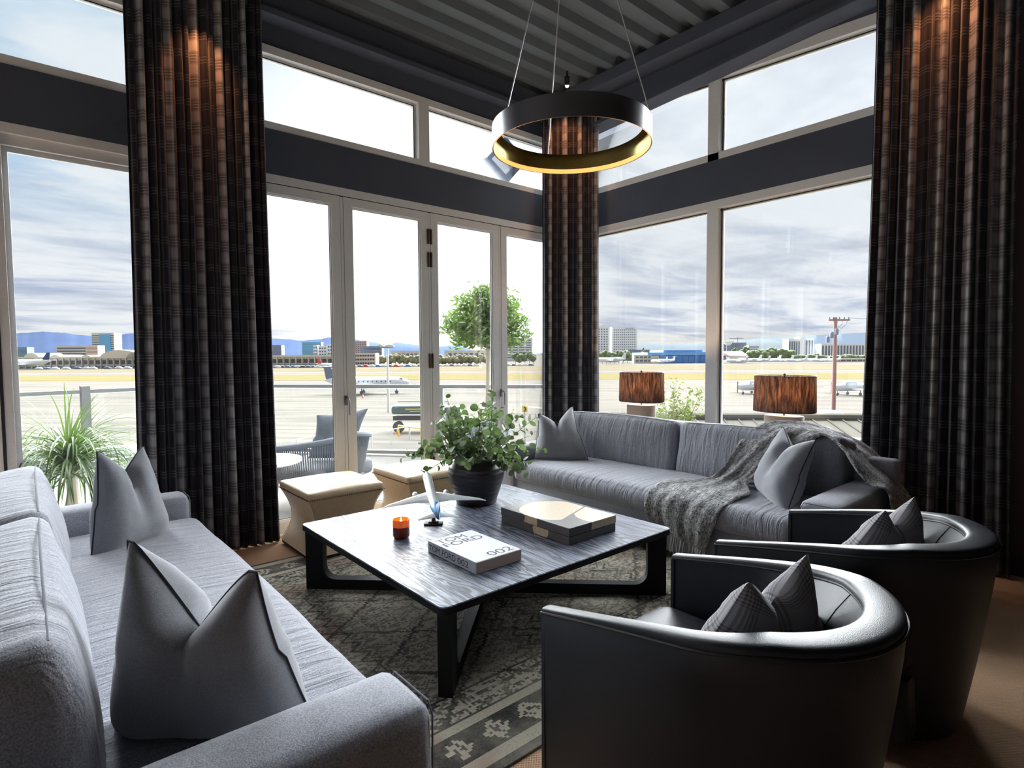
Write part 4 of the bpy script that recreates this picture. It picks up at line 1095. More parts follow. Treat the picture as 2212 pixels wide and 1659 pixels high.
Ms = Matrix.Rotation(math.radians(-40), 4, 'Z'); b.v = [tuple(Ms @ Vector(p)) for p in b.v]
b.tube([(0, 0, 0.012), (0.012, 0.014, 0.06), (0.035, 0.07, 0.13)], [0.014, 0.009, 0.007], 8); b.build('stand', M_WOODLEG, am)

# ---- black pot with eucalyptus
pt_ = thing('potted_eucalyptus', 'black glazed pot of silver dollar eucalyptus on the coffee table', 'plant', (2.30, 3.07, TT + 0.001))
B().lathe([(0.0, 0.004), (0.132, 0.0), (0.138, 0.008), (0.141, 0.03), (0.165, 0.10), (0.188, 0.175), (0.193, 0.215), (0.186, 0.255), (0.165, 0.290), (0.142, 0.308), (0.138, 0.320), (0.144, 0.332), (0.136, 0.332), (0.128, 0.32), (0.126, 0.25)], 56, cap=False).build('pot', M_POT, pt_, ang=50)
B().lathe([(0.0, 0.29), (0.132, 0.29)], 24, cap=False).build('soil', M_BLACK, pt_, smooth=False)
R = random.Random(21)
def leafmesh(name, mt, r=0.5, cup=0.18, n=12, asp=1.0):
    b = B(); v = [(0, 0.5, -cup * 0.1)]; f = []
    for i in range(n):
        a = 2 * PI * i / n - PI / 2; rr = r; x = rr * asp * math.cos(a); y = 0.5 + rr * math.sin(a); v.append((x, y, -cup * (x * x) * 1.6 - cup * 0.3 * (y - 0.5) ** 2))
    for i in range(n): f.append((0, 1 + i, 1 + (i + 1) % n))
    b.add(v, f); me = b.build(name, mt); m_ = me.data; bpy.data.objects.remove(me); return m_
EL = [leafmesh('leaf', M_EUC, cup=c, asp=a) for c, a in ((0.2, 1.0), (0.5, 0.95), (-0.2, 0.8), (0.8, 1.0))]
stems = B(); nleaf = 0; leaves = []
for k in range(64):
    az = R.uniform(0, 2 * PI); el = R.choice([R.uniform(0.2, 0.8), R.uniform(0.6, 1.4), R.uniform(0.7, 1.5), R.uniform(-0.5, 0.3)]); L = R.uniform(0.26, 0.46)
    if el < 0: L *= 0.75
    p = Vector((0.09 * math.cos(az), 0.09 * math.sin(az), 0.30)); dv = Vector((math.cos(az) * math.cos(max(el, 0.35)), math.sin(az) * math.cos(max(el, 0.35)), math.sin(max(el, 0.35)))); pts = [p.copy()]
    droop = 0.9 - el; ns = 9
    for i in range(ns):
        dv = (dv + Vector((R.uniform(-.12, .12), R.uniform(-.12, .12), -0.10 * droop + R.uniform(-.06, .06)))).normalized()
        p = p + dv * (L / ns); pts.append(p.copy())
    stems.tube(pts, [0.003 - 0.0018 * i / ns for i in range(ns + 1)], 5)
    for i in range(2, ns + 1):
        for sd_ in (0, 1):
            if R.random() < 0.22: continue
            leaves.append((pts[i], (pts[i] - pts[i - 1]).normalized(), sd_, i / ns))
so = stems.build('stem', M_STEM, pt_)
so['kind'] = 'stuff'
R.shuffle(leaves)
# the 300 that show largest are single leaves, the rest one part
rest = B()
for i, (p, dv, sd_, q) in enumerate(leaves):
    sz = R.uniform(0.036, 0.056) * (1.0 if q < 0.9 else 0.8)
    side = dv.cross(Vector((R.uniform(-1, 1), R.uniform(-1, 1), R.uniform(-0.3, 1)))).normalized() * (1 if sd_ else -1)
    yv = (side + dv * 0.4 + Vector((0, 0, R.uniform(-0.4, 0.25)))).normalized(); zv = yv.cross(Vector((R.uniform(-1, 1), R.uniform(-1, 1), R.uniform(-1, 1)))).normalized(); xv = yv.cross(zv)
    M = basis(p, xv * sz, yv * sz, zv * sz)
    if i < 300:
        o = bpy.data.objects.new('leaf', EL[i % 4]); COL.objects.link(o); o.parent = pt_; o.matrix_local = M
    else:
        me = EL[i % 4]; rest.add([tuple(v.co) for v in me.vertices], [tuple(f.vertices) for f in me.polygons], M)
if rest.v:
    ro = rest.build('foliage', M_EUC, pt_); ro['kind'] = 'stuff'

# ================================================================== CONSOLE AND LAMPS
cn = thing('console_table', 'slim dark console table standing behind the right sofa', 'table', (4.46, 2.6, 0))
B().rbox((-0.17, -1.15, 0.625), (0.17, 1.15, 0.66), 0.006).build('table_top', M_WOODLEG, cn)
for sx in (-0.14, 0.14):
    for sy in (-1.1, 1.1): B().rbox((sx - 0.02, sy - 0.02, 0.0), (sx + 0.02, sy + 0.02, 0.626), 0.003).build('leg', M_WOODLEG, cn)
def make_lamp(label, loc):
    t = thing('table_lamp', label, 'lamp', loc, 0, 'brown shaded lamps on the console')
    B().lathe([(0.138, 0.0), (0.140, 0.004), (0.140, 0.252), (0.137, 0.256)], 40, sx=0.62, p=3.2).build('lamp_base', M_LAMPB, t, ang=50)
    B().tube([(0, 0, 0.255), (0, 0, 0.57)], 0.006, 8).build('stem', M_DARKMETAL, t)
    b = B(); b.lathe([(0.232, 0.288), (0.226, 0.565)], 48, sx=0.72, cap=False); sh = b.build('lamp_shade', M_SHADE, t, ang=60); add_solid(sh, 0.003)
    q = B(); q.lathe([(0.2335, 0.286), (0.2335, 0.290)], 48, sx=0.72, cap=False); rg = q.build('shade_ring', M_DARKMETAL, sh); add_solid(rg, 0.003)
    q = B(); q.lathe([(0.2275, 0.563), (0.2275, 0.567)], 48, sx=0.72, cap=False); rg = q.build('shade_ring', M_DARKMETAL, sh); add_solid(rg, 0.003)
    B().tube([(0, -0.225, 0.560), (0, 0.225, 0.560)], 0.002, 5).build('spider', M_DARKMETAL, sh)
    B().lathe([(0.004, 0.56), (0.009, 0.57), (0.009, 0.578), (0.003, 0.584)], 12).build('finial', M_DARKMETAL, t)
    B().lathe([(0.004, 0.33), (0.024, 0.35), (0.03, 0.385), (0.018, 0.42), (0.004, 0.43)], 16, c=(0.0, 0, 0)).build('bulb', M_BULB, t)
    pl = bpy.data.lights.new('bulb_light', 'POINT'); po = bpy.data.objects.new('bulb_light', pl); COL.objects.link(po); pl.energy = 21; pl.color = (1, 0.70, 0.46); pl.shadow_soft_size = 0.04; po.parent = t; po.location = (0, 0, 0.47)
    return t
lp = make_lamp('brown linen table lamp behind the middle of the right sofa, left of the window post', (4.45, 3.30, 0.661))
dup(lp, (4.45, 1.955, 0.661), 0, 'brown linen table lamp nearer the throw, right of the window post', 'brown shaded lamps on the console')

# ================================================================== RING PENDANT
RC = (2.47, 2.34); RZ = 2.665; RR = 0.462
pd = thing('ring_pendant', 'black ring pendant with a brass lining and warm light hung on three cables', 'pendant light', (RC[0], RC[1], RZ))
hh = 0.062
b = B(); b.lathe([(RR - 0.004, -hh), (RR, -hh), (RR, hh), (RR - 0.004, hh)], 96, cap=False); b.build('outer_band', M_BAND, pd, ang=40)
b = B(); b.lathe([(RR - 0.005, hh), (RR - 0.0055, -hh + 0.002)], 96, cap=False); b.build('inner_lining', M_BRASS, pd)
b = B(); b.lathe([(RR - 0.045, hh - 0.012), (RR - 0.004, hh)], 96, cap=False); b.build('top_flange', M_DARKMETAL, pd)
b = B(); b.lathe([(RR - 0.0065, -hh + 0.001), (RR - 0.009, -hh + 0.002), (RR - 0.009, -hh + 0.027), (RR - 0.0065, -hh + 0.029)], 96, cap=False); b.build('led_strip', M_LED, pd)
ap = Vector((0.0, 0.0, 4.13 - RZ))
for a in (176, 292, 63):
    a = math.radians(a); q = B(); e = Vector((RR * math.cos(a), RR * math.sin(a), hh - 0.01)); q.tube([e, ap + Vector((0.06 * math.cos(a), 0.06 * math.sin(a), 0))], 0.0035, 6)
    q.build('cable', M_CABLE, pd)
B().lathe([(0.075, -0.03), (0.08, -0.025), (0.08, 0.0)], 24, c=tuple(ap)).build('canopy', M_DARKMETAL, pd)

# ================================================================== OUTSIDE
F_ = 1222.8; GZ = -5.2; RZC = math.atan2(-0.65034425, 0.75961217)
def hor(px): return 773.94 - 0.00647 * px
def at(px, depth, z=GZ):
    # a place on the bearing of photo column px, `depth` metres ahead
    d_ = _f + _r * ((px - 1106) / F_) + _d * ((hor(px) - 829.5) / F_)
    return Vector((d_.x * depth, d_.y * depth, z))
def zof(py, px, depth): return 1.4 + (hor(px) - py) * depth / F_
def wpx(n, depth): return n * depth / F_

def asphalt(c1, c2, across=(0.715, 0.70)):
    def f(T, b):
        p = T.pos(); x, y, z = T.sep(p)
        D = T.m('ADD', T.m('MULTIPLY', x, across[0]), T.m('MULTIPLY', y, across[1])); E_ = T.m('SUBTRACT', T.m('MULTIPLY', x, across[1]), T.m('MULTIPLY', y, across[0]))
        n = T.noise(T.comb(T.m('MULTIPLY', D, 0.55), T.m('MULTIPLY', E_, 0.035), 0.0), 1.0, 4, 0.65)
        n2 = T.noise(T.comb(T.m('MULTIPLY', D, 0.05), T.m('MULTIPLY', E_, 0.02), 5.0), 1.0, 3, 0.6)
        k = T.m('ADD', T.m('MULTIPLY', T.ss(n, 0.40, 0.62), 0.6), T.m('MULTIPLY', n2, 0.4))
        c = T.mix(k, c1, c2)
        ln = T.ss(T.m('ABSOLUTE', T.m('SUBTRACT', T.m('FRACT', T.m('DIVIDE', D, 14.0)), 0.5)), 0.004, 0.010, 1.0, 0.0)
        T.put(b.inputs['Base Color'], T.mix(T.m('MULTIPLY', ln, 0.5), c, lin((52, 50, 48))))
    return f
M_APRON = mat('pale apron concrete', rough=1.0, spec=0.0, build=asphalt(lin((110, 104, 96)), lin((84, 81, 78))))
M_RUNWAY = mat('runway asphalt', rough=1.0, spec=0.0, build=asphalt(lin((108, 101, 96)), lin((94, 88, 86))))
M_GRASSY = mat('dry airfield grass', rough=1.0, spec=0.0, build=asphalt(lin((106, 98, 68)), lin((88, 82, 58))))
M_GRASST = mat('tan airfield grass', rough=1.0, spec=0.0, build=asphalt(lin((104, 96, 78)), lin((90, 84, 70))))
M_DECKF = mat('pale balcony deck', rough=1.0, spec=0.0, build=paint(lin((104, 102, 99)), lin((112, 110, 106))))
M_WHITEW = mat('white painted metal', lin((215, 217, 220)), 0.45)
M_CREAM = mat('cream facade', rough=0.8, build=paint(lin((190, 184, 172)), lin((204, 198, 188))))
M_WINB = mat('far window glass', lin((86, 96, 112)), 0.3)
M_WIND = mat('dark far window', lin((70, 66, 72)), 0.4)
M_BGLASS = mat('blue curtain wall', rough=0.25, build=paint(lin((84, 138, 180)), lin((110, 164, 200))))
M_TEAL = mat('teal glass', lin((96, 142, 156)), 0.3)
M_BRICK = mat('pink brick far facade', lin((186, 150, 140)), 0.8)
M_SLATE = mat('blue grey facade', lin((112, 122, 142)), 0.7)
M_BLUEH = mat('blue hangar sheet', rough=0.6, build=paint(lin((66, 118, 186)), lin((82, 134, 200))))
M_BLUER = mat('light blue hangar roof', lin((104, 158, 214)), 0.6)
M_RED = mat('red paint', lin((190, 58, 52)), 0.5)
M_ORANGE = mat('orange cone plastic', lin((226, 96, 58)), 0.6)
M_YELLOW = mat('yellow paint', lin((226, 196, 70)), 0.6)
M_TRUCK = mat('green grey tank', lin((96, 110, 104)), 0.4)
M_TREE1 = mat('far tree foliage', rough=1.0, build=lambda T, b: T.put(b.inputs['Base Color'], T.mix(T.noise(T.pos(), 0.9, 4, 0.7), lin((62, 84, 50)), lin((132, 144, 104)))))
M_TREE2 = mat('far olive tree foliage', rough=1.0, build=lambda T, b: T.put(b.inputs['Base Color'], T.mix(T.noise(T.pos(), 0.8, 4, 0.7), lin((92, 98, 70)), lin((156, 150, 118)))))
def hazed_hill(c1, c2):  # blue of distance haze is put into the hill colours
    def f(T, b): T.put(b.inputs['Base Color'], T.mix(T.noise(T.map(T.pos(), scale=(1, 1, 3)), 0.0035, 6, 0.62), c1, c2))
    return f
M_HILLB = mat('haze blue mountain', rough=1.0, spec=0.0, build=hazed_hill(lin((66, 80, 110)), lin((84, 97, 124))))
M_HILLG = mat('haze grey hills', rough=1.0, spec=0.0, build=hazed_hill(lin((76, 84, 96)), lin((98, 102, 98))))
M_HILLV = mat('haze violet hills', rough=1.0, spec=0.0, build=hazed_hill(lin((74, 84, 98)), lin((90, 99, 110))))
M_WOODP = mat('weathered pole wood', lin((146, 112, 104)), 0.9)
M_ROOFM = mat('standing seam roof', rough=1.0, spec=0.0, build=paint(lin((92, 89, 82)), lin((98, 95, 88))))
M_ROPE = mat('grey outdoor rope', rough=0.9, build=paint(lin((62, 66, 74)), lin((74, 78, 86))))

M_STEELP = mat('grey painted railing', lin((120, 122, 122)), 0.5)
# ground, runways, grass
def strip(name, D0, D1, z, m_):
    n_ = Vector((0.715, 0.70, 0)).normalized(); t_ = Vector((n_.y, -n_.x, 0)); b = B(); v = []
    for (D, E_) in ((D0, -1500), (D1, -1500), (D1, 1500), (D0, 1500)): p = n_ * D + t_ * E_; v.append((p.x, p.y, z))
    b.add(v, [(0, 3, 2, 1)]); return struct(name, b, m_)
strip('airfield_ground', -60, 9000, GZ, M_APRON)
strip('grass_strip', 236, 335, GZ + 0.03, M_GRASST)
strip('runway', 205, 231, GZ + 0.03, M_RUNWAY)
strip('grass_strip', 150, 196, GZ + 0.03, M_GRASSY)

# mountains
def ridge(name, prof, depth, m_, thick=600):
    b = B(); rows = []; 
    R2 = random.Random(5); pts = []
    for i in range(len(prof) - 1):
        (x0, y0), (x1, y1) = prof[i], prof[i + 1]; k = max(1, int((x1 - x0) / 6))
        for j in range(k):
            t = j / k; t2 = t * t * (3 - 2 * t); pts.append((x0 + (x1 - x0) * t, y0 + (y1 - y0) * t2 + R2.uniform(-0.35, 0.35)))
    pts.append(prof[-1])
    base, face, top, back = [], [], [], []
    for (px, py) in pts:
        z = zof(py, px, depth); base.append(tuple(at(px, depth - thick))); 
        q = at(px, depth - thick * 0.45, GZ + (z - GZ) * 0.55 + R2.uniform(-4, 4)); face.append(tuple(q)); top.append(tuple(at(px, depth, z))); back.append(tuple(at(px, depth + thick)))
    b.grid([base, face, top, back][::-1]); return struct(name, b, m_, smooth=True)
ridge('haze_blue_mountains', [(-260, 735), (-60, 724), (20, 721), (60, 719), (95, 716.5), (140, 719), (165, 723), (200, 725), (250, 725), (285, 720), (340, 716), (420, 712), (500, 716), (575, 727), (590, 731), (625, 733), (650, 736), (690, 733), (715, 728.5), (750, 731), (790, 737), (820, 741), (838, 746), (858, 739.5), (880, 743), (910, 746), (935, 750), (960, 748), (978, 745), (1000, 748), (1030, 760), (1060, 768)], 7000, M_HILLB)
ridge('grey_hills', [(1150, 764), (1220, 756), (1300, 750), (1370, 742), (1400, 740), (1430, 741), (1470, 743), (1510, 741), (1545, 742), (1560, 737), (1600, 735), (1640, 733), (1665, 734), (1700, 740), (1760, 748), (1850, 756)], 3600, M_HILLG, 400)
ridge('haze_violet_hills', [(1560, 748), (1610, 736), (1640, 731), (1680, 731), (1715, 730), (1740, 726), (1765, 724), (1800, 722), (1850, 719.5), (1890, 718), (1960, 716), (2100, 720), (2300, 730)], 6000, M_HILLV)

def box_part(name, p, a, c, m_):
    return B().box(a, c).build(name, m_, p, smooth=False)
def building(label, px0, px1, py, depth, m_, rows=0, cols=0, wm=None, thick=30, inset=0.10, band=False, cat='building', name='office_building', ww=0.6, wh=0.5, z0=0.12, py_b=None):
    c = at((px0 + px1) / 2, depth); t = thing(name, label, cat, tuple(c), RZC); W = wpx(px1 - px0, depth); H = zof(py, (px0 + px1) / 2, depth) - GZ; thick *= 0.3
    box_part('wall', t, (-W / 2, 0, 0), (W / 2, thick, H), m_)
    box_part('roof', t, (-W / 2 - 0.1, -0.1, H), (W / 2 + 0.1, thick, H + H * 0.02), m_)
    if rows:
        h0, h1 = H * z0, H * 0.96; dz = (h1 - h0) / rows
        for r in range(rows):
            b = B(); z = h0 + dz * (r + 0.5)
            if band: b.box((-W / 2 * (1 - inset), -0.15, z - dz * wh / 2), (W / 2 * (1 - inset), 0.05, z + dz * wh / 2))
            else:
                for k in range(cols):
                    x = -W / 2 * (1 - inset) + W * (1 - inset) * (k + 0.5) / cols; w2 = W * (1 - inset) / cols * ww / 2; b.box((x - w2, -0.12, z - dz * wh / 2), (x + w2, 0.05, z + dz * wh / 2))
            o = b.build('window_row', wm or M_WINB, t, smooth=False)
            if not band: o['kind'] = 'stuff'
    return t, W, H

# left pane view
tl, W, H = building('tall office tower with a blue glass front behind the terminal', 200, 248, 720.5, 900, M_CREAM, 11, 1, M_WINB, 60, 0.02, True, wh=0.45)
b = B(); b.box((-W * 0.14, -0.8, 0), (W * 0.36, 0.2, H * 0.97)); b.build('glass_front', M_BGLASS, tl, smooth=False)
building('low white office block with ribbon windows left of the blue glass tower', 122, 190, 748, 700, M_CREAM, 5, 1, M_WINB, 40, 0.06, True)
building('white office annex at the right end of the ribbon window block', 186, 212, 747, 680, M_CREAM, 4, 1, M_BRICK, 40, 0.1, True)
building('low teal glass building at the far left behind the terminal', 12, 59, 750.5, 800, M_TEAL, 2, 1, M_SLATE, 40, 0.05, True)
# terminal
DT = 338; X0, X1 = -70, 738
tc = at((X0 + X1) / 2, DT); W = wpx(X1 - X0, DT); H = zof(770, 200, DT) - GZ
tm = thing('airport_terminal', 'long pale airport terminal with square windows across the airfield', 'terminal', tuple(tc), RZC)
box_part('wall', tm, (-W / 2, 0, 0), (W / 2, 40, H * 0.86), M_CREAM); box_part('roof', tm, (-W / 2 - 1, -1.2, H * 0.86), (W / 2 + 1, 41, H), M_CREAM)
def arch(px, w_, h_, z0, m_, y0=-1.5):
    x = wpx(px - (X0 + X1) / 2, DT); b = B(); n = 12; v = [(x + w_ / 2 * math.cos(PI * i / n), y0, z0 + h_ * math.sin(PI * i / n)) for i in range(n + 1)]; u = [(p[0], y0 + 20, p[2]) for p in v]
    b.grid([v, u]); b.add(v, [tuple(range(n + 1))]); b.build('vaulted_roof', m_, tm, ang=60)
arch(72, 9, 3.3, H - 1.0, M_CREAM); arch(262, 24, 5.0, H - 1.2, M_CREAM); arch(123, 6, 2.0, H - 0.8, M_CREAM); arch(330, 30, 5.0, H - 1.2, M_CREAM); arch(190, 6, 1.6, H - 0.8, M_CREAM)
wm_ = B().box((-1.25, -0.25, 0), (1.25, 0.1, 2.4)).build('window', M_WIND, tm, smooth=False); wm_.location = (-W / 2 + 3, 0, H * 0.36)
nwin = int(W / 3.75)
for i in range(1, nwin):
    o = wm_.copy(); COL.objects.link(o); o.location = (-W / 2 + 3 + 3.75 * i, 0, H * 0.36)
colm = B().box((-0.25, -0.9, 0), (0.25, -0.3, H * 0.86)).build('column', M_CREAM, tm, smooth=False); colm.location = (-W / 2 + 4.9, 0, 0)
for i in range(1, nwin):
    o = colm.copy(); COL.objects.link(o); o.location = (-W / 2 + 4.9 + 3.75 * i, 0, 0)
box_part('dark_undercroft', tm, (-W / 2, -0.05, 0.4), (W / 2, 0.02, H * 0.24), M_SLATE)

building('blue grey office block with a white frame right of the plaid curtain', 581, 608, 746, 800, M_SLATE, 0, 0, None, 40)
building('blue glass office beside white towers behind the terminal', 653, 694, 740, 900, M_BGLASS, 6, 1, M_TEAL, 40, 0.02, True)
for px0, px1, py, lab in ((677, 686, 746, 'slim white tower behind the terminal, leftmost of three'), (688, 706, 748, 'white office block behind the terminal, middle of three'), (707, 724, 744, 'white office block behind the terminal beside the door frame')):
    building(lab, px0, px1, py, 820, M_WHITEW, 4, 3, M_WINB, 30)
building('pink brick tower seen at the left edge of the second door', 752, 793, 737, 1000, M_BRICK, 8, 8, M_WIND, 50)
building('dark blue grey block beside the pink brick tower', 779, 825, 748.5, 900, M_SLATE, 3, 1, M_WINB, 50, 0.05, True)
pk, W, H = building('cream parking structure with three dark open decks', 742, 811, 763, 345, M_CREAM, 3, 12, M_WIND, 30, 0.05, False, name='parking_structure', ww=0.75, wh=0.45)
building('white eight storey office with ribbon windows behind the topiary tree', 1090, 1150, 731, 600, M_WHITEW, 8, 4, M_WINB, 30, 0.06, False, ww=0.85, wh=0.42)
building('low white building behind the topiary trunk', 960, 1088, 757, 640, M_CREAM, 1, 10, M_WINB, 30)
building('long cream building behind the trees seen through the second door', 845, 925, 758, 640, M_CREAM, 1, 8, M_WINB, 30)
building('narrow white tower at the curtain edge of the right window', 1290, 1315, 706, 760, M_WHITEW, 11, 4, M_WINB, 40, ww=0.5)
tw, W, H = building('wide white hotel tower with small square windows', 1322, 1376, 707.5, 760, M_WHITEW, 11, 11, M_WINB, 50, 0.10, ww=0.5, wh=0.42)
box_part('roof_sign', tw, (W * 0.02, -0.3, H * 0.965), (W * 0.38, 0, H * 0.985), M_SLATE)
building('long grey shed beside the trees below the hotel tower', 1356, 1404, 756, 560, M_SLATE, 0, 0, None, 30)
building('low white office with square windows left of the blue hangar', 1370, 1410, 767, 400, M_CREAM, 2, 4, M_WINB, 25, ww=0.7)
bh, W, H = building('long blue hangar with a light blue roof', 1405, 1545, 767, 400, M_BLUEH, 0, 0, None, 50, name='hangar')
b = B(); b.box((-W * 0.55, -1.5, H), (W * 0.55, 50, H + 2.0)); b.box((-W * 0.3, 0, H + 2), (W * 0.3, 40, H + 3.6)); b.build('roof_cap', M_BLUER, bh, smooth=False)
box_part('vent_strip', bh, (-W * 0.24, -0.2, H + 2.5), (W * 0.2, 0, H + 2.9), M_SLATE)
for i in range(8): box_part('door_leaf', bh, (-W * 0.36 + i * W * 0.09, -0.4, 0.2), (-W * 0.36 + (i + 0.94) * W * 0.09, 0, H * 0.92), M_BLUEH)
box_part('end_bay', bh, (-W * 0.5, -0.5, 0), (-W * 0.37, 0, H * 0.95), M_CREAM)
building('grey green office under construction with a crane above', 1545, 1612, 741, 620, M_SLATE, 4, 8, M_WINB, 40)
ct2 = thing('control_mast', 'pale round topped airport mast right of the window post', 'tower', tuple(at(1572, 520)), 0)
B().lathe([(1.2, 0), (1.2, 14)], 12).build('shaft', M_SLATE, ct2); B().lathe([(1.4, 14), (3.4, 15.5), (3.4, 16.3), (6.0, 17.4), (6.0, 18.0), (1, 18.2)], 24).build('cab', M_WHITEW, ct2)
cr = thing('tower_crane', 'thin tower crane on the skyline above the grey green office', 'crane', tuple(at(1593, 800)), RZC); zt_ = zof(731, 1593, 800) - GZ
B().box((-0.35, -0.35, 0), (0.35, 0.35, zt_ + 2)).build('mast', M_SLATE, cr, smooth=False); B().box((-12, -0.3, zt_ - 0.5), (8, 0.3, zt_ + 0.3)).build('jib', M_SLATE, cr, smooth=False)
building('terraced white office behind the dark trees', 1617, 1640, 746, 700, M_WHITEW, 5, 1, M_WINB, 30, 0.1, True)
sh_, W, H = building('red roofed shed behind the parked aircraft', 1577, 1612, 768, 390, M_CREAM, 0, 0, None, 20, name='shed')
b = B(); b.add([(-W / 2 - 1, -1, H), (W / 2 + 1, -1, H), (W / 2 + 1, 10, H + 3), (-W / 2 - 1, 10, H + 3), (-W / 2 - 1, 21, H), (W / 2 + 1, 21, H)], [(0, 1, 2, 3), (3, 2, 5, 4), (0, 3, 4), (1, 5, 2)]); b.build('red_roof', M_RED, sh_, smooth=False)
def finned(label, px0, px1, py, depth, n):
    t, W, H = building(label, px0, px1, py, depth, M_WHITEW, 0, 0, None, 40)
    for i in range(n): box_part('window_column', t, (-W / 2 + W * (i + 0.28) / n, -0.3, H * 0.08), (-W / 2 + W * (i + 0.78) / n, 0, H * 0.9), M_WINB)
    return t
finned('white office with vertical window strips left of the utility pole', 1703, 1728, 733, 560, 5)
building('plain white stair tower between two vertically striped offices', 1728, 1738, 729, 560, M_WHITEW, 0, 0, None, 40)
finned('white office block with vertical strips just left of the utility pole', 1739, 1757, 731, 560, 3)
finned('long white office with vertical window strips behind the utility pole', 1774, 1880, 743, 540, 16)
building('low open fronted hangar at the right behind the utility pole', 1800, 1880, 775, 400, M_CREAM, 1, 6, M_WIND, 20, name='hangar', ww=0.8)

# far trees
ORD = ['first', 'second', 'third', 'fourth', 'fifth', 'sixth', 'seventh', 'eighth', 'ninth', 'tenth', 'eleventh', 'twelfth', 'thirteenth', 'fourteenth']
def far_tree(label, px, py, wpx_, depth, m_, group, tall=False, seed=0):
    H = zof(py, px, depth) - GZ; Wd = wpx(wpx_, depth); t = thing('tree', label, 'tree', tuple(at(px, depth)), 0, group)
    b = B(); R3 = random.Random(seed); k = 6
    for i in range(k):
        cz = H * (0.35 + 0.5 * i / k); rr = Wd / 2 * (0.75 if not tall else 0.55) * (1.0 - 0.45 * i / k) * R3.uniform(0.8, 1.15); ox, oy = R3.uniform(-.3, .3) * Wd * (0.8 if not tall else .3), R3.uniform(-.3, .3) * Wd
        b.softbox((ox, oy, cz), (rr, rr, min(rr * 1.1, H - cz)), rr * 0.98 if rr < (H - cz) else (H - cz) * 0.95, (0, 0, 0), (6, 6, 6), rr * 0.22, seed + i, wf=2.4 / max(rr, 0.5))
    b.build('crown', m_, t, ang=180); B().tube([(0, 0, 0), (0, 0, H * 0.5)], [Wd * 0.05, Wd * 0.035], 6).build('trunk', M_BARK, t)
R = random.Random(12)
for i, px in enumerate(range(818, 926, 9)): far_tree(ORD[i] + ' bushy tree from the left in the row seen through the second door', px, R.uniform(762, 768), 15, 420, M_TREE2, 'trees behind the car park', seed=i)
for i, px in enumerate(range(928, 1056, 10)): far_tree(ORD[i] + ' olive tree from the left in the row seen through the third door', px, R.uniform(764, 769), 16, 430, M_TREE2, 'trees seen through the third door', seed=i + 20)
for i, px in enumerate((1113, 1122, 1134, 1144, 1153)): far_tree(ORD[i] + ' tree from the left in front of the eight storey office', px, (758, 763, 755, 752, 760)[i], 15, 430, M_TREE1, 'trees by the eight storey office', seed=i + 40)
for i, px in enumerate(range(1292, 1362, 9)): far_tree(ORD[i] + ' green tree from the left at the foot of the white towers', px, R.uniform(752, 760), 17, 420, M_TREE1, 'trees below the white towers', seed=i + 60)
far_tree('dark conical tree right of the grey shed', 1391, 745, 12, 520, M_TREE1, None, True, 80); far_tree('round light green tree below the dark conical tree', 1390, 760, 22, 450, M_TREE2, None, False, 81)
for i, (px, py, w_) in enumerate(((1586, 748, 18), (1604, 744, 20), (1612, 742, 16))): far_tree(ORD[i] + ' dark tree from the left between the grey green and the terraced office', px, py, w_, 520, M_TREE1, 'dark trees right of the window post', True, 90 + i)
for i, px in enumerate(range(1624, 1712, 10)): far_tree(ORD[i] + ' tree from the left in the wide clump left of the striped office', px, 757 - 9 * math.exp(-((px - 1672) / 26) ** 2) + R.uniform(-1.5, 1.5), 22, 470, M_TREE1, 'clump of trees left of the striped office', seed=100 + i)
for i, px in enumerate(range(1722, 1880, 13)): far_tree(ORD[i] + ' low tree from the left at the foot of the striped offices', px, R.uniform(763, 769), 18, 460, M_TREE1, 'low trees at the striped offices', seed=120 + i)
for i, (px, py) in enumerate(((886, 752), (900, 752), (866, 751), (876, 757))): far_tree(('thin conifer on the skyline between two others right of the mast', 'rightmost thin conifer on the skyline right of the mast', 'thin conifer on the skyline nearest the mast', 'short thin conifer on the skyline between the mast and the rest')[i], px, py, 5, 700, M_TREE1, 'conifers on the skyline', True, 140 + i)

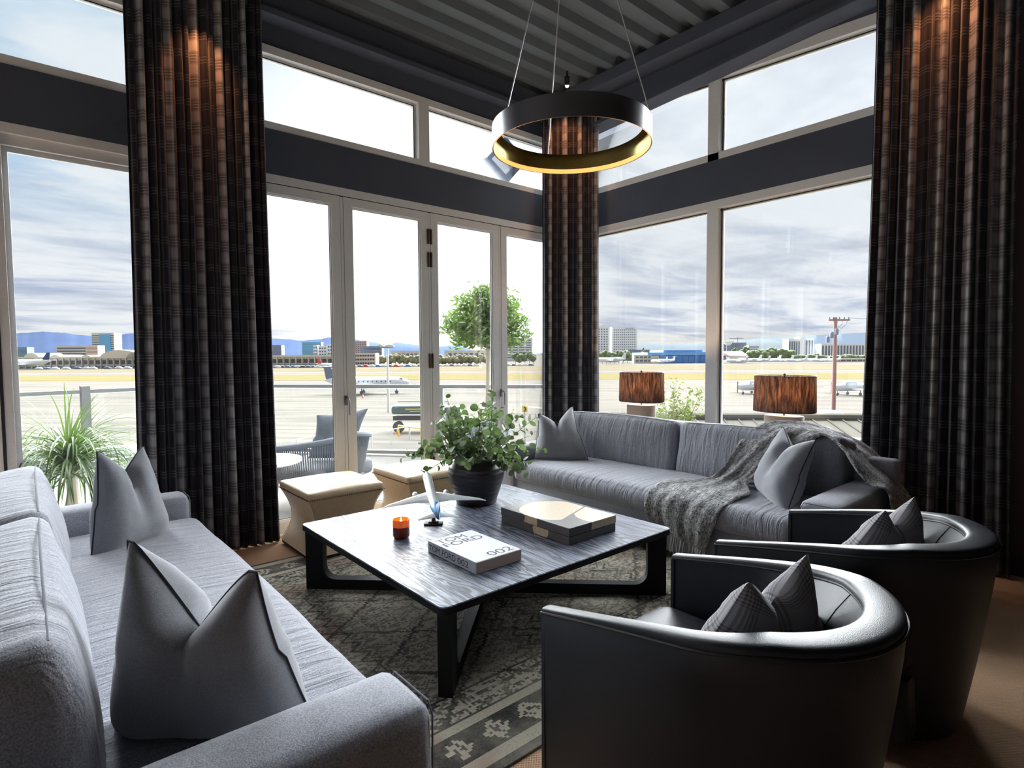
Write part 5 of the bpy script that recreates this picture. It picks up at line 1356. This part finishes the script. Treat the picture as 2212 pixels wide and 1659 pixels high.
# aircraft
def aircraft(label, loc, rz, L, group=None, stripe=None, high_tail=True, mt=None, name='jet', parts=True, cones=False):
    t = thing(name, label, 'airplane', loc, rz, group); mt = mt or M_WHITEP; r = L * 0.072; zc = L * 0.135
    b = B(); rows = []
    for i in range(19):
        q = i / 18; y = -L / 2 + L * q
        rr = r * (math.sin(PI / 2 * min(1, q / 0.34)) ** 0.8 * 0.9 + 0.1 if q < 0.34 else (1.0 if q < 0.80 else math.sqrt(max(0.0008, 1 - ((q - 0.80) / 0.20) ** 2)))); up = r * 0.5 * max(0, 0.34 - q) / 0.34
        rows.append([(rr * math.cos(a), y, zc + up + rr * math.sin(a)) for a in [2 * PI * k / 14 for k in range(14)]])
    b.grid(rows[::-1], closed_u=True); b.add(rows[0], [tuple(range(14))]); b.build('fuselage', mt, t, ang=50)
    for sx in (-1, 1):
        q = B(); v = []
        for (x, y0, y1, z) in ((0, 0.10, -0.10, zc - r * 0.6), (sx * L * 0.46, -0.08, -0.13, zc - r * 0.1)): v += [(x, L * y0, z + L * 0.004), (x, L * y1, z + L * 0.004), (x, L * y1, z - L * 0.004), (x, L * y0, z - L * 0.004)]
        q.add(v, [(0, 1, 5, 4), (1, 2, 6, 5), (2, 3, 7, 6), (3, 0, 4, 7), (4, 5, 6, 7)]); q.build('wing', mt, t, smooth=False)
        zt2 = zc + (L * 0.20 if high_tail else r * 0.8); q = B(); v = []
        for (x, y0, y1) in ((0, -0.40, -0.50), (sx * L * 0.17, -0.46, -0.51)): v += [(x, L * y0, zt2 + L * 0.003), (x, L * y1, zt2 + L * 0.003), (x, L * y1, zt2 - L * 0.003), (x, L * y0, zt2 - L * 0.003)]
        q.add(v, [(0, 1, 5, 4), (1, 2, 6, 5), (2, 3, 7, 6), (3, 0, 4, 7), (4, 5, 6, 7)]); q.build('tailplane', mt, t, smooth=False)
        if high_tail:
            q = B(); q.lathe([(r * 0.35, -L * 0.05), (r * 0.5, 0), (r * 0.5, L * 0.06), (r * 0.4, L * 0.08)], 12, M=Matrix.Translation((sx * r * 1.55, -L * 0.22, zc + r * 0.55)) @ Matrix.Rotation(-PI / 2, 4, 'X')); q.build('engine', mt, t)
    q = B(); hh_ = L * 0.21; v = [(-0.05, -L * 0.34, zc + r * 0.7), (0.05, -L * 0.34, zc + r * 0.7), (0.05, -L * 0.48, zc + r * 0.5), (-0.05, -L * 0.48, zc + r * 0.5), (-0.03, -L * 0.44, zc + hh_), (0.03, -L * 0.44, zc + hh_), (0.03, -L * 0.51, zc + hh_), (-0.03, -L * 0.51, zc + hh_)]
    q.add(v, [(0, 1, 2, 3), (7, 6, 5, 4), (0, 4, 5, 1), (1, 5, 6, 2), (2, 6, 7, 3), (3, 7, 4, 0)]); q.build('fin', stripe or mt, t, smooth=False)
    if parts:
        for (x, y) in ((0, L * 0.34), (-L * 0.08, -L * 0.06), (L * 0.08, -L * 0.06)):
            q = B(); q.tube([(x, y, zc - r * 0.6), (x, y, L * 0.03)], L * 0.005, 6); q.lathe([(L * 0.022, -L * 0.006), (L * 0.022, L * 0.006)], 12, M=Matrix.Translation((x, y, L * 0.022)) @ Matrix.Rotation(PI / 2, 4, 'Y')); q.build('landing_gear', M_SLATE, t)
        for i in range(8):
            y = -L * 0.10 + i * L * 0.052
            o = B().box((-r * 1.01, y, zc + r * 0.12), (r * 1.01, y + L * 0.014, zc + r * 0.34)).build('cabin_window', M_WIND, t, smooth=False)
        q = B(); q.box((-r * 0.62, L * 0.375, zc + r * 0.45), (r * 0.62, L * 0.415, zc + r * 0.72)); q.build('windscreen', M_WIND, t, smooth=False)
    return t
AZR = RZC - PI / 2     # nose pointing image right
jp = at(793, 98)
aircraft('white business jet parked beyond the balcony rail, nose to the right', (jp.x, jp.y, GZ), AZR + 0.12, 14.5, stripe=M_SLATE)
def gplane(label, px, depth, rz, L=8.0, group=None):
    p = at(px, depth); t = thing('light_airplane', label, 'airplane', (p.x, p.y, GZ), rz, group); r = 0.6
    b = B(); rows = []
    for i in range(13):
        q = i / 12; y = -L / 2 + L * q; rr = r * (0.15 + 0.85 * math.sin(PI / 2 * min(1, q / 0.55)) if q < 0.55 else (1.0 if q < 0.85 else 1 - (q - 0.85) * 2.4)); rows.append([(rr * 0.8 * math.cos(a), y, 1.25 + rr * math.sin(a)) for a in [2 * PI * k / 12 for k in range(12)]])
    b.grid(rows[::-1], closed_u=True); b.add(rows[-1], [tuple(range(12))]); b.build('fuselage', M_WHITEP, t, ang=50)
    B().softbox((0, L * 0.12, 1.85), (0.5, 1.1, 0.38), 0.3, n=(6, 8, 4)).build('canopy', M_WHITEP, t)
    for sx in (-1, 1): B().box((0, L * 0.02, 0.98), (sx * 4.8, L * 0.19, 1.08)).build('wing', M_WHITEP, t, smooth=False)
    B().box((-1.6, -L * 0.5, 1.3), (1.6, -L * 0.40, 1.36)).build('tailplane', M_WHITEP, t, smooth=False)
    B().add([(-.05, -L * 0.36, 1.3), (.05, -L * 0.36, 1.3), (.05, -L * 0.5, 1.3), (-.05, -L * 0.5, 1.3), (-.03, -L * 0.45, 2.7), (.03, -L * 0.45, 2.7), (.03, -L * 0.52, 2.7), (-.03, -L * 0.52, 2.7)], [(0, 1, 2, 3), (7, 6, 5, 4), (0, 4, 5, 1), (1, 5, 6, 2), (2, 6, 7, 3), (3, 7, 4, 0)]).build('fin', M_WHITEP, t, smooth=False)
    B().box((-0.08, L * 0.5, 0.35), (0.08, L * 0.5 + 0.06, 2.15)).build('propeller', M_WIND, t, smooth=False)
    for (x, y) in ((0, L * 0.38), (-1.2, 0.3), (1.2, 0.3)): B().tube([(x, y, 0.95), (x, y, 0.25)], 0.05, 6).lathe([(0.24, -0.08), (0.24, 0.08)], 10, M=Matrix.Translation((x, y, 0.24)) @ Matrix.Rotation(PI / 2, 4, 'Y')).build('landing_gear', M_SLATE, t)
    return t
gplane('white light airplane at the left edge of the nearer lamp shade', 1640, 92, AZR + PI + 0.35, 8.5)
gplane('white light airplane right of the utility pole', 1850, 88, AZR + PI + 0.25, 9)
gplane('white light airplane whose wing shows above the metal roof, nearest of three', 1812, 43, AZR + PI + 0.5, 8)
jr = random.Random(4)
for i, px in enumerate((1318, 1424, 1438, 1592, 1618, 1640, 1662, 1688, 1720, 1748, 1772, 1792)):
    p = at(px, 370 + jr.uniform(-12, 12)); aircraft(ORD[i] + ' small white jet from the left in the far row by hangars and trees', (p.x, p.y, GZ), AZR + jr.choice([2.4, 2.8, 3.3, 0.4]) + jr.uniform(-.3, .3), jr.uniform(13, 17) if px > 1320 else 22, 'far row of parked white jets', parts=False)
p = at(50, 318); aircraft('white airliner with a dark blue tail parked at the terminal', (p.x, p.y, GZ), AZR + PI + 0.1, 28, stripe=M_NAVYP, high_tail=False, parts=False)
p = at(722, 265); aircraft('airliner with a red tail fin showing beside the first door frame', (p.x, p.y, GZ), AZR, 16, stripe=M_RED, high_tail=False, parts=False)
p = at(330, 31); aircraft('white and red light jet half hidden by the left plaid curtain', (p.x, p.y, GZ), AZR + PI + 0.4, 9.0, stripe=M_RED, parts=True, name='jet')

# parked cars far away
carm = B(); carm.softbox((0, 0, 0.55), (2.1, 0.9, 0.40), 0.2, n=(4, 4, 3)).softbox((-0.1, 0, 1.05), (1.2, 0.8, 0.35), 0.25, n=(4, 4, 3))
def cars(pxs, depth, label, group, mats_):
    for i, px in enumerate(pxs):
        p = at(px, depth + (i % 3)); o = carm.build('parked_car', mats_[i % len(mats_)], None, loc=(p.x, p.y, GZ), rot=(0, 0, RZC)); tag(o, ORD[i % 14] + ' ' + label, 'car', group)
cars(range(588, 716, 11), 322, 'car from the left before the terminal, seen through the first door', 'cars in front of the terminal', [M_SLATE, M_WHITEW, M_WIND, M_SLATE])
cars(range(764, 925, 13), 330, 'car from the left in the row seen through the second door', 'cars seen through the second door', [M_WHITEW, M_SLATE, M_RED, M_WHITEW, M_BLUEH])
cars(list(range(950, 1040, 13)) + list(range(1098, 1155, 12)), 335, 'car from the left in the row seen through the third and fourth doors', 'cars seen through the right doors', [M_WHITEW, M_WHITEW, M_SLATE])
cars([84, 100, 118, 142, 168, 186, 200, 232, 256, 275], 322, 'vehicle from the left at the terminal, left of the plaid curtain', 'vehicles at the terminal', [M_WHITEW, M_SLATE, M_WHITEW])

# utility pole
up_ = at(1803, 52); pole = thing('utility_pole', 'tall wooden utility pole with crossarm and wires beyond the right window', 'utility pole', (up_.x, up_.y, GZ), RZC); zt2 = zof(686, 1803, 52) - GZ
B().tube([(0, 0, 0), (0, 0, zt2)], [0.20, 0.15], 12).build('post', M_WOODP, pole)
B().box((-0.62, -0.08, zt2 - 0.32), (1.3, 0.08, zt2 - 0.16)).build('crossarm', M_WOODP, pole, smooth=False)
for x in (-0.55, -0.2, 0.35, 0.8, 1.2): B().lathe([(0.05, 0), (0.07, 0.08), (0.04, 0.2)], 8, (x, 0, zt2 - 0.16)).build('insulator', M_SLATE, pole)
for (xx, zz) in ((-0.45, zt2 - 1.9), (0.0, zt2 - 1.6), (-0.8, zt2 - 2.3)): B().lathe([(0.14, 0), (0.16, 0.1), (0.16, 0.5), (0.1, 0.58)], 10, (xx, -0.25, zz)).build('transformer', M_SLATE, pole)
for x0, dz in ((0.35, -0.9), (0.8, -1.1), (1.2, -1.5)): B().tube([(x0, 0, zt2 - 0.05), (x0 - 0.2, 0, zt2 - 0.6), (0.1, 0, zt2 + dz)], 0.02, 5).build('drop_wire', M_SLATE, pole)
B().tube([(1.2, 0, zt2 - 0.05), (14, 4, zt2 - 0.3), (40, 10, zt2 + 0.5)], 0.02, 5).build('wire', M_SLATE, pole)

# light mast with floodlights
lm = at(837, 66); mast = thing('floodlight_mast', 'slim grey mast with floodlights seen through the second door', 'light mast', (lm.x, lm.y, GZ), RZC); zt3 = zof(752, 837, 66) - GZ
B().tube([(0, 0, 0), (0, 0, zt3)], [0.17, 0.12], 12).build('pole', M_WHITEW, mast)
for x, rz_, y in ((-0.72, 0.5, 0.1), (0.0, -0.3, 0.2), (0.42, 0.2, 0)):
    B().rbox((-0.36, -0.12, -0.16), (0.36, 0.2, 0.16), 0.05, M=Matrix.Translation((x, y, zt3 + 0.25)) @ Matrix.Rotation(rz_, 4, 'Y')).build('floodlight', M_CREAM, mast)
B().box((-0.9, -0.05, zt3), (0.8, 0.05, zt3 + 0.1)).build('crossbar', M_SLATE, mast, smooth=False)

# fuel truck tank
tp = at(905, 49); tk = thing('fuel_truck', 'green grey fuel tanker with yellow stripes and a pale emblem', 'truck', (tp.x, tp.y, GZ), RZC)
b = B(); b.softbox((0, 0, 1.95), (2.35, 0.9, 0.42), 0.3, n=(10, 6, 6)); b.build('tank', M_TRUCK, tk, ang=60)
B().tube([(-1.9, 0, 2.62), (2.4, 0, 2.62)], 0.04, 6).build('top_rail', M_SLATE, tk)
B().box((-1.1, -0.915, 1.98), (1.2, -0.90, 2.08)).build('yellow_stripe', M_YELLOW, tk, smooth=False)
B().box((-0.7, -0.915, 1.80), (0.6, -0.90, 1.87)).build('yellow_stripe', M_YELLOW, tk, smooth=False)
B().tube([(-1.95, -0.93, 2.15), (-1.70, -0.93, 2.15), (-1.86, -0.93, 1.96), (-1.68, -0.93, 1.86), (-1.76, -0.93, 1.70), (-1.94, -0.93, 1.72)], 0.045, 6).build('emblem', M_TEAL, tk)
B().box((-2.2, -0.7, 1.05), (2.3, 0.7, 1.45)).build('chassis', M_WIND, tk, smooth=False)
for x in (-1.7, 0.9, 1.9): B().lathe([(0.5, -0.16), (0.5, 0.16)], 16, M=Matrix.Translation((x, -0.7, 0.5)) @ Matrix.Rotation(PI / 2, 4, 'X')).build('wheel', M_WIND, tk)
B().rbox((2.35, -0.85, 0.6), (3.6, 0.85, 2.2), 0.1).build('cab', M_TRUCK, tk)

# cones, barriers, sign, fences
def cone(label, px, depth, group=None):
    p = at(px, depth); t = thing('traffic_cone', label, 'traffic cone', (p.x, p.y, GZ), 0, group)
    B().box((-0.2, -0.2, 0), (0.2, 0.2, 0.04)).build('base', M_ORANGE, t, smooth=False); B().lathe([(0.15, 0.04), (0.035, 0.72)], 16).build('cone_body', M_ORANGE, t); B().lathe([(0.115, 0.30), (0.082, 0.48)], 16).build('white_collar', M_WHITEW, t)
cone('orange traffic cone by the wheel of the business jet', 782, 88); cone('orange traffic cone at the end of the yellow barrier', 857, 47)
def rail(name, label, a, c, h, m_, posts=4, r=0.04, cat='barrier', lines=(1.0,)):
    a, c = Vector(a), Vector(c); t = thing(name, label, cat, tuple(a), 0)
    for l in lines: B().tube([(0, 0, h * l), tuple(c - a + Vector((0, 0, h * l)))], r, 8).build('rail', m_, t)
    for i in range(posts + 1): q = (c - a) * (i / posts); B().tube([tuple(q), tuple(q + Vector((0, 0, h)))], r, 8).build('post', m_, t)
    return t
rail('barrier_rail', 'yellow and white barrier rail below the fuel tanker', at(858, 46), at(960, 42), 0.9, M_YELLOW, 4, 0.06)
rail('guard_rail', 'white guard rail rising behind the outdoor chair', at(600, 36), at(735, 41), 1.1, M_WHITEW, 4, 0.035)
rail('guard_rail', 'white guard rail crossing below the floodlight mast', at(800, 40), at(1010, 52), 1.1, M_WHITEW, 6, 0.035)
rail('chain_link_fence', 'thin grey fence line beyond the metal roof', at(1290, 42), at(1900, 34), 1.2, M_STEEL, 14, 0.02, 'fence', (1.0, 0.5))
sp = at(1133, 42); sg = thing('chevron_sign', 'yellow sign with a black arrow pointing right', 'sign', (sp.x, sp.y, GZ), RZC); zs = zof(884, 1133, 42) - GZ
B().tube([(0, 0.03, 0), (0, 0.03, zs)], 0.03, 6).build('post', M_STEEL, sg); B().rbox((-0.2, -0.01, zs - 0.24), (0.2, 0.01, zs + 0.24), 0.004).build('sign_face', M_YELLOW, sg)
B().prism([(-0.08, 0.18), (0.03, 0.18), (0.13, 0.0), (0.03, -0.18), (-0.08, -0.18), (0.02, 0.0)], 0, 0.006, M=Matrix.Translation((0, -0.012, zs)) @ Matrix.Rotation(PI / 2, 4, 'X')).build('arrow', M_BLACK, sg, smooth=False)
# kerb and road strip below the balcony
def quad(name, pts, z, m_):
    b = B(); b.add([(p.x, p.y, z) for p in pts], [(0, 1, 2, 3)]); return struct(name, b, m_)
quad('access_road', [at(560, 26), at(1200, 33), at(1200, 40), at(560, 34)], GZ + 0.02, M_RUNWAY)

# neighbouring metal roof below the right window
rf = thing('standing_seam_roof', 'pale standing seam metal roof below the right window', 'roof', (0, 0, 0))
RA, RB, RC_, RD = Vector((14.6, 12.0, -1.15)), Vector((24.0, 4.2, -1.15)), Vector((17.6, 1.8, -2.3)), Vector((8.6, 10.0, -2.3))
RA, RB = Vector((18.0, 14.9, -1.2)), Vector((26.5, 6.0, -1.2)); 
u_ = (RB - RA); dwn = Vector((-5.4, -4.9, -1.35)); RC_, RD = RB + dwn, RA + dwn
nn_ = u_.cross(dwn).normalized(); nn_ = nn_ if nn_.z > 0 else -nn_
np_ = 22
for i in range(np_):
    a, c = RA + u_ * (i / np_), RA + u_ * ((i + 0.97) / np_); lift = nn_ * 0.02; b = B()
    v = [a, c, c + dwn, a + dwn]; b.add([tuple(p) for p in v] + [tuple(p - nn_ * 0.05) for p in v], [(0, 1, 2, 3), (7, 6, 5, 4), (0, 4, 5, 1), (1, 5, 6, 2), (2, 6, 7, 3), (3, 7, 4, 0)])
    b.build('roof_panel', M_ROOFM, rf, smooth=False)
    s0 = a; q = B(); q.tube([tuple(s0 + nn_ * 0.03), tuple(s0 + dwn + nn_ * 0.03)], 0.035, 4); q.build('seam', M_ROOFM, rf)
B().tube([tuple(RA + nn_ * 0.06), tuple(RB + nn_ * 0.06)], 0.16, 8).build('ridge_cap', M_ROOFM, rf)
b = B(); v = [RD, RC_, Vector((RC_.x + 1, RC_.y + 1, GZ)), Vector((RD.x + 1, RD.y + 1, GZ))]; b.add([tuple(p - Vector((0, 0, 0.1))) for p in v], [(0, 1, 2, 3)]); b.add([tuple(p + Vector((4, 4, -0.2))) for p in v], [(3, 2, 1, 0)]); b.build('building_wall', M_SLATE, rf, smooth=False)

# tree behind the first lamp
lt = thing('young_tree', 'light yellow green tree rising behind the left table lamp', 'tree', (14.0, 9.2, GZ))
R = random.Random(8); tips = [(0.10, 0.12, 5.72), (0.1, -0.35, 5.35), (-0.3, 0.55, 5.0), (0.2, 0.1, 5.2), (0.1, -0.75, 5.55), (0.1, -0.15, 4.9), (-0.2, -0.6, 4.95), (-0.1, 0.35, 5.4), (0.3, 0.85, 4.75)]
q = B(); q.tube([(0, 0, 0), (0.03, 0, 2.4), (0, 0.05, 4.2)], [0.09, 0.07, 0.04], 8); LV = []
for tp_ in tips:
    st = Vector((0, 0.03, 3.9)); e = Vector(tp_); md = st.lerp(e, 0.5) + Vector((0, 0, -0.1)); q.tube([st, md, e], [0.025, 0.016, 0.006], 5)
    for k in range(150):
        c = st.lerp(e, R.uniform(0.35, 1.02)); c = c + Vector((R.gauss(0, .13), R.gauss(0, .13), R.gauss(0, .12))); LV.append(c)
q.build('trunk', M_BARK, lt)
def leafcloud(name, pts, mt, parent, sz, R, asp=0.35):
    b = B()
    for c in pts:
        a = Vector((R.uniform(-1, 1), R.uniform(-1, 1), R.uniform(-0.4, 1))).normalized(); s_ = a.cross(Vector((R.uniform(-1, 1), R.uniform(-1, 1), R.uniform(-1, 1)))).normalized(); z_ = sz * R.uniform(0.7, 1.25); c = Vector(c)
        b.add([tuple(c), tuple(c + a * z_ * 0.5 + s_ * z_ * asp * 0.5), tuple(c + a * z_), tuple(c + a * z_ * 0.5 - s_ * z_ * asp * 0.5)], [(0, 1, 2, 3)])
    o = b.build(name, mt, parent, smooth=False); o['kind'] = 'stuff'; return o
leafcloud('foliage', LV, M_LEAFY, lt, 0.13, R)

# ---- balcony
struct('balcony_deck', B().prism([(-4, 4.64), (4.9, 4.64), (6.3, 5.15), (2.25, 10.05), (-4, 8.6)], -0.30, -0.10), M_DECKF)
bp = [Vector((-4, 8.50, -0.10)), Vector((2.17, 9.92, -0.10)), Vector((6.05, 5.33, -0.10))]
bal = thing('balustrade', 'glass balustrade with a flat grey top rail around the balcony', 'railing', (0, 0, 0))
for i in range(2):
    a, c = bp[i], bp[i + 1]; d_ = (c - a).normalized(); rt = Vector((d_.y, -d_.x, 0)); up3 = Vector((0, 0, 1))
    def obx(name, s0, s1, z0, z1, w_, m_):
        L = (c - a).length; v = []
        for (s, o_, z) in ((s0, -w_, z0), (s1, -w_, z0), (s1, w_, z0), (s0, w_, z0), (s0, -w_, z1), (s1, -w_, z1), (s1, w_, z1), (s0, w_, z1)): v.append(tuple(a + d_ * s + rt * o_ + up3 * (z + 0.10 - 0.10)))
        b = B(); b.add([(p[0], p[1], p[2]) for p in v], [(3, 2, 1, 0), (4, 5, 6, 7), (0, 1, 5, 4), (1, 2, 6, 5), (2, 3, 7, 6), (3, 0, 4, 7)]); return b.build(name, m_, bal, smooth=False)
    L = (c - a).length; obx('top_rail', 0, L, 1.02, 1.07, 0.035, M_STEELP); obx('bottom_rail', 0, L, 0.03, 0.08, 0.03, M_STEELP)
    FR = [(0, 0.37, 0.742, 1), (0, 0.63, 1)][i]
    for k, fr in enumerate(FR): obx('post', max(0, L * fr - 0.05), min(L, L * fr + 0.05), 0, 1.12 if i == 0 and 0 < fr < 1 else 1.02, 0.04, M_STEELP)
    for k in range(len(FR) - 1): obx('glass_panel', L * FR[k] + 0.06, L * FR[k + 1] - 0.06, 0.09, 1.01, 0.006, M_RAILGLASS)

# outdoor rope chair
def rope_chair(label, loc, rz, pil=True):
    t = thing('outdoor_armchair', label, 'armchair', loc, rz, 'grey rope outdoor armchairs'); R_ = 0.50
    pts = []
    for i in range(25):
        a = math.radians(-200 + 220 * i / 24); k = 1 - abs(2 * i / 24 - 1); pts.append((R_ * math.cos(a), R_ * math.sin(a), 0.62 + 0.12 * k ** 1.2))
    q = B(); q.tube(pts, 0.030, 10); q.build('top_rail', M_ROPE, t)
    lo_ = [(p[0] * 0.86, p[1] * 0.86, 0.30) for p in pts]; q = B(); q.tube(lo_, 0.02, 8); q.build('lower_frame', M_ROPE, t)
    n = 84; b = B()
    for i in range(n):
        s = (len(pts) - 1) * (i + 0.5) / n; k = int(s); f = s - k; a = Vector(pts[k]).lerp(Vector(pts[k + 1]), f); c = Vector(lo_[k]).lerp(Vector(lo_[k + 1]), f); b.tube([a, c], 0.0075, 5)
    o = b.build('rope_weave', M_ROPE, t); o['kind'] = 'stuff'
    B().softbox((0, 0.02, 0.36), (0.40, 0.40, 0.08), 0.06, (0, 0, 0.02), (8, 8, 4)).build('seat_cushion', M_ROPE, t)
    for (x, y) in ((-0.36, 0.22), (0.36, 0.22), (-0.30, -0.30), (0.30, -0.30)): B().tube([(x, y, 0.0), (x * 0.95, y * 0.95, 0.32)], 0.016, 8).build('leg', M_ROPE, t)
    return t
rope_chair('grey rope outdoor armchair with a cushion behind the folding doors', (2.22, 5.62, -0.10), math.radians(20))
rope_chair('grey rope outdoor armchair at the far left edge beyond the sliding glass', (-0.42, 5.35, -0.10), math.radians(150))
pillow('grey cushion propped in the outdoor armchair', (2.10, 5.60, 0.38), (2.46, 5.33, 0.38), (2.22, 5.66, 0.80), (2.64, 5.36, 0.86), 0.07, M_ROPE, dip=0.06, depth=0.02, seed=50, name='outdoor_cushion', pip=False)
# outdoor table
ot2 = thing('outdoor_side_table', 'round white topped outdoor table behind the glass near the ottoman', 'table', (1.48, 4.98, -0.10))
B().lathe([(0.30, 0.60), (0.315, 0.61), (0.315, 0.625), (0.31, 0.63)], 40).build('table_top', M_WHITEW, ot2); B().lathe([(0.20, 0), (0.21, 0.02), (0.05, 0.05), (0.04, 0.60)], 24).build('pedestal', M_SLATE, ot2)

# topiary tree in a planter
tpx, tpy = 4.78, 6.1
tt = thing('topiary_tree', 'ball headed topiary tree with a slim bare trunk on the balcony', 'tree', (tpx, tpy, -0.10))
B().lathe([(0.20, 0), (0.24, 0.02), (0.31, 0.60), (0.33, 0.62), (0.29, 0.62), (0.27, 0.55)], 28).build('planter', M_SLATE, tt); B().lathe([(0.0, 0.56), (0.28, 0.56)], 20, cap=False).build('soil', M_WIND, tt)
ztop = 2.05; q = B(); q.tube([(-0.02, 0, 0.55), (0, 0, 1.1), (0.02, 0.01, 1.6), (0, 0, 1.95)], [0.03, 0.026, 0.026, 0.022], 8)
R = random.Random(17); LV = []
for i in range(84):
    a = R.uniform(0, 2 * PI); e = R.uniform(-0.45, PI / 2); rr = R.uniform(0.46, 0.62); c0 = Vector((0, 0, 1.56 + R.uniform(0, 0.35))); tip = Vector((rr * math.cos(a) * math.cos(e), rr * math.sin(a) * math.cos(e), 1.86 + 0.50 * math.sin(e) * rr / 0.55))
    q.tube([c0, c0.lerp(tip, 0.5) + Vector((0, 0, 0.02)), tip], [0.008, 0.005, 0.002], 4)
    for k in range(95): c = c0.lerp(tip, R.uniform(0.30, 1.03)); LV.append(c + Vector((R.gauss(0, .045), R.gauss(0, .045), R.gauss(0, .045))))
q.build('trunk', M_BARK, tt); leafcloud('foliage', LV, M_OLIVE, tt, 0.088, R, 0.32)
R = random.Random(18); leafcloud('planter_greenery', [(R.gauss(0, .13), R.gauss(0, .13), 0.60 + abs(R.gauss(0, .05))) for _ in range(220)], M_LEAFY, tt, 0.06, R, 0.4)

# strap leaved plant outside the sliding glass
sp_ = thing('strap_leaf_plant', 'arching strap leaved plant in a white pot beyond the left glass', 'plant', (0.20, 5.0, -0.10))
B().lathe([(0.15, 0), (0.17, 0.02), (0.22, 0.40), (0.235, 0.42), (0.21, 0.42), (0.20, 0.36)], 28).build('pot', M_WHITEW, sp_)
B().lathe([(0.0, 0.36), (0.205, 0.36)], 20, cap=False).build('soil', M_WIND, sp_)
B().tube([(0, 0, 0.34), (0.01, 0, 0.55), (0, 0, 0.80)], [0.06, 0.035, 0.03], 10).build('trunk', M_BARK, sp_)
R = random.Random(30)
def strap(L, e0, bend, w0, nseg=12):
    b = B(); p = Vector((0, 0, 0)); e = e0; rows = []
    for i in range(nseg + 1):
        t = i / nseg; wv = w0 * (1 - t) ** 0.6 * min(1, 0.5 + t * 4) / 2 + 0.0006; rows.append([(p.x, -wv, p.z + wv * 0.35), (p.x, 0, p.z - wv * 0.1), (p.x, wv, p.z + wv * 0.35)])
        p = p + Vector((math.cos(e), 0, math.sin(e))) * (L / nseg); e -= bend / nseg * (0.5 + t)
    b.grid(rows); return b
var = []
for i in range(14):
    e0 = [1.35, 1.2, 1.0, 0.9, 0.75, 0.55, 0.35, 0.15, 1.1, 0.95, 0.65, 0.45, 0.05, 0.8][i]; bb = strap(R.uniform(0.50, 0.78), e0, R.uniform(2.0, 3.0) if e0 < 1.3 else R.uniform(0.6, 2.2), R.uniform(0.012, 0.024)); o = bb.build('leaf', M_PALM); var.append(o.data); bpy.data.objects.remove(o)
for i in range(280):
    o = bpy.data.objects.new('leaf', var[R.randrange(14)]); COL.objects.link(o); o.parent = sp_; o.location = (R.uniform(-.015, .015), R.uniform(-.015, .015), 0.70 + R.uniform(-0.06, 0.14)); o.rotation_euler = (R.uniform(-.15, .15), R.uniform(-.12, .12), R.uniform(0, 2 * PI)); s_ = R.uniform(0.75, 1.08); o.scale = (s_, s_, s_)

# outside wall lantern / camera housing seen through the clerestory
ln = thing('exterior_lantern', 'angular grey exterior light box seen through the clerestory below the ring', 'lantern', (4.44, 5.3, 3.74), math.radians(-10))
Mx = Matrix.Rotation(math.radians(38), 4, 'Y') @ Matrix.Rotation(math.radians(20), 4, 'X')
B().rbox((-0.19, -0.14, -0.17), (0.19, 0.14, 0.17), 0.01, M=Mx).build('housing', M_SLATE, ln)
B().box((-0.14, -0.148, -0.14), (0.10, -0.139, 0.02), M=Mx).build('lens_panel', M_WHITEW, ln, smooth=False)
B().tube([(0, 0, 0.1), (0, -0.1, 0.30), (0.0, -0.66, 0.34)], 0.02, 8).build('bracket', M_SLATE, ln)
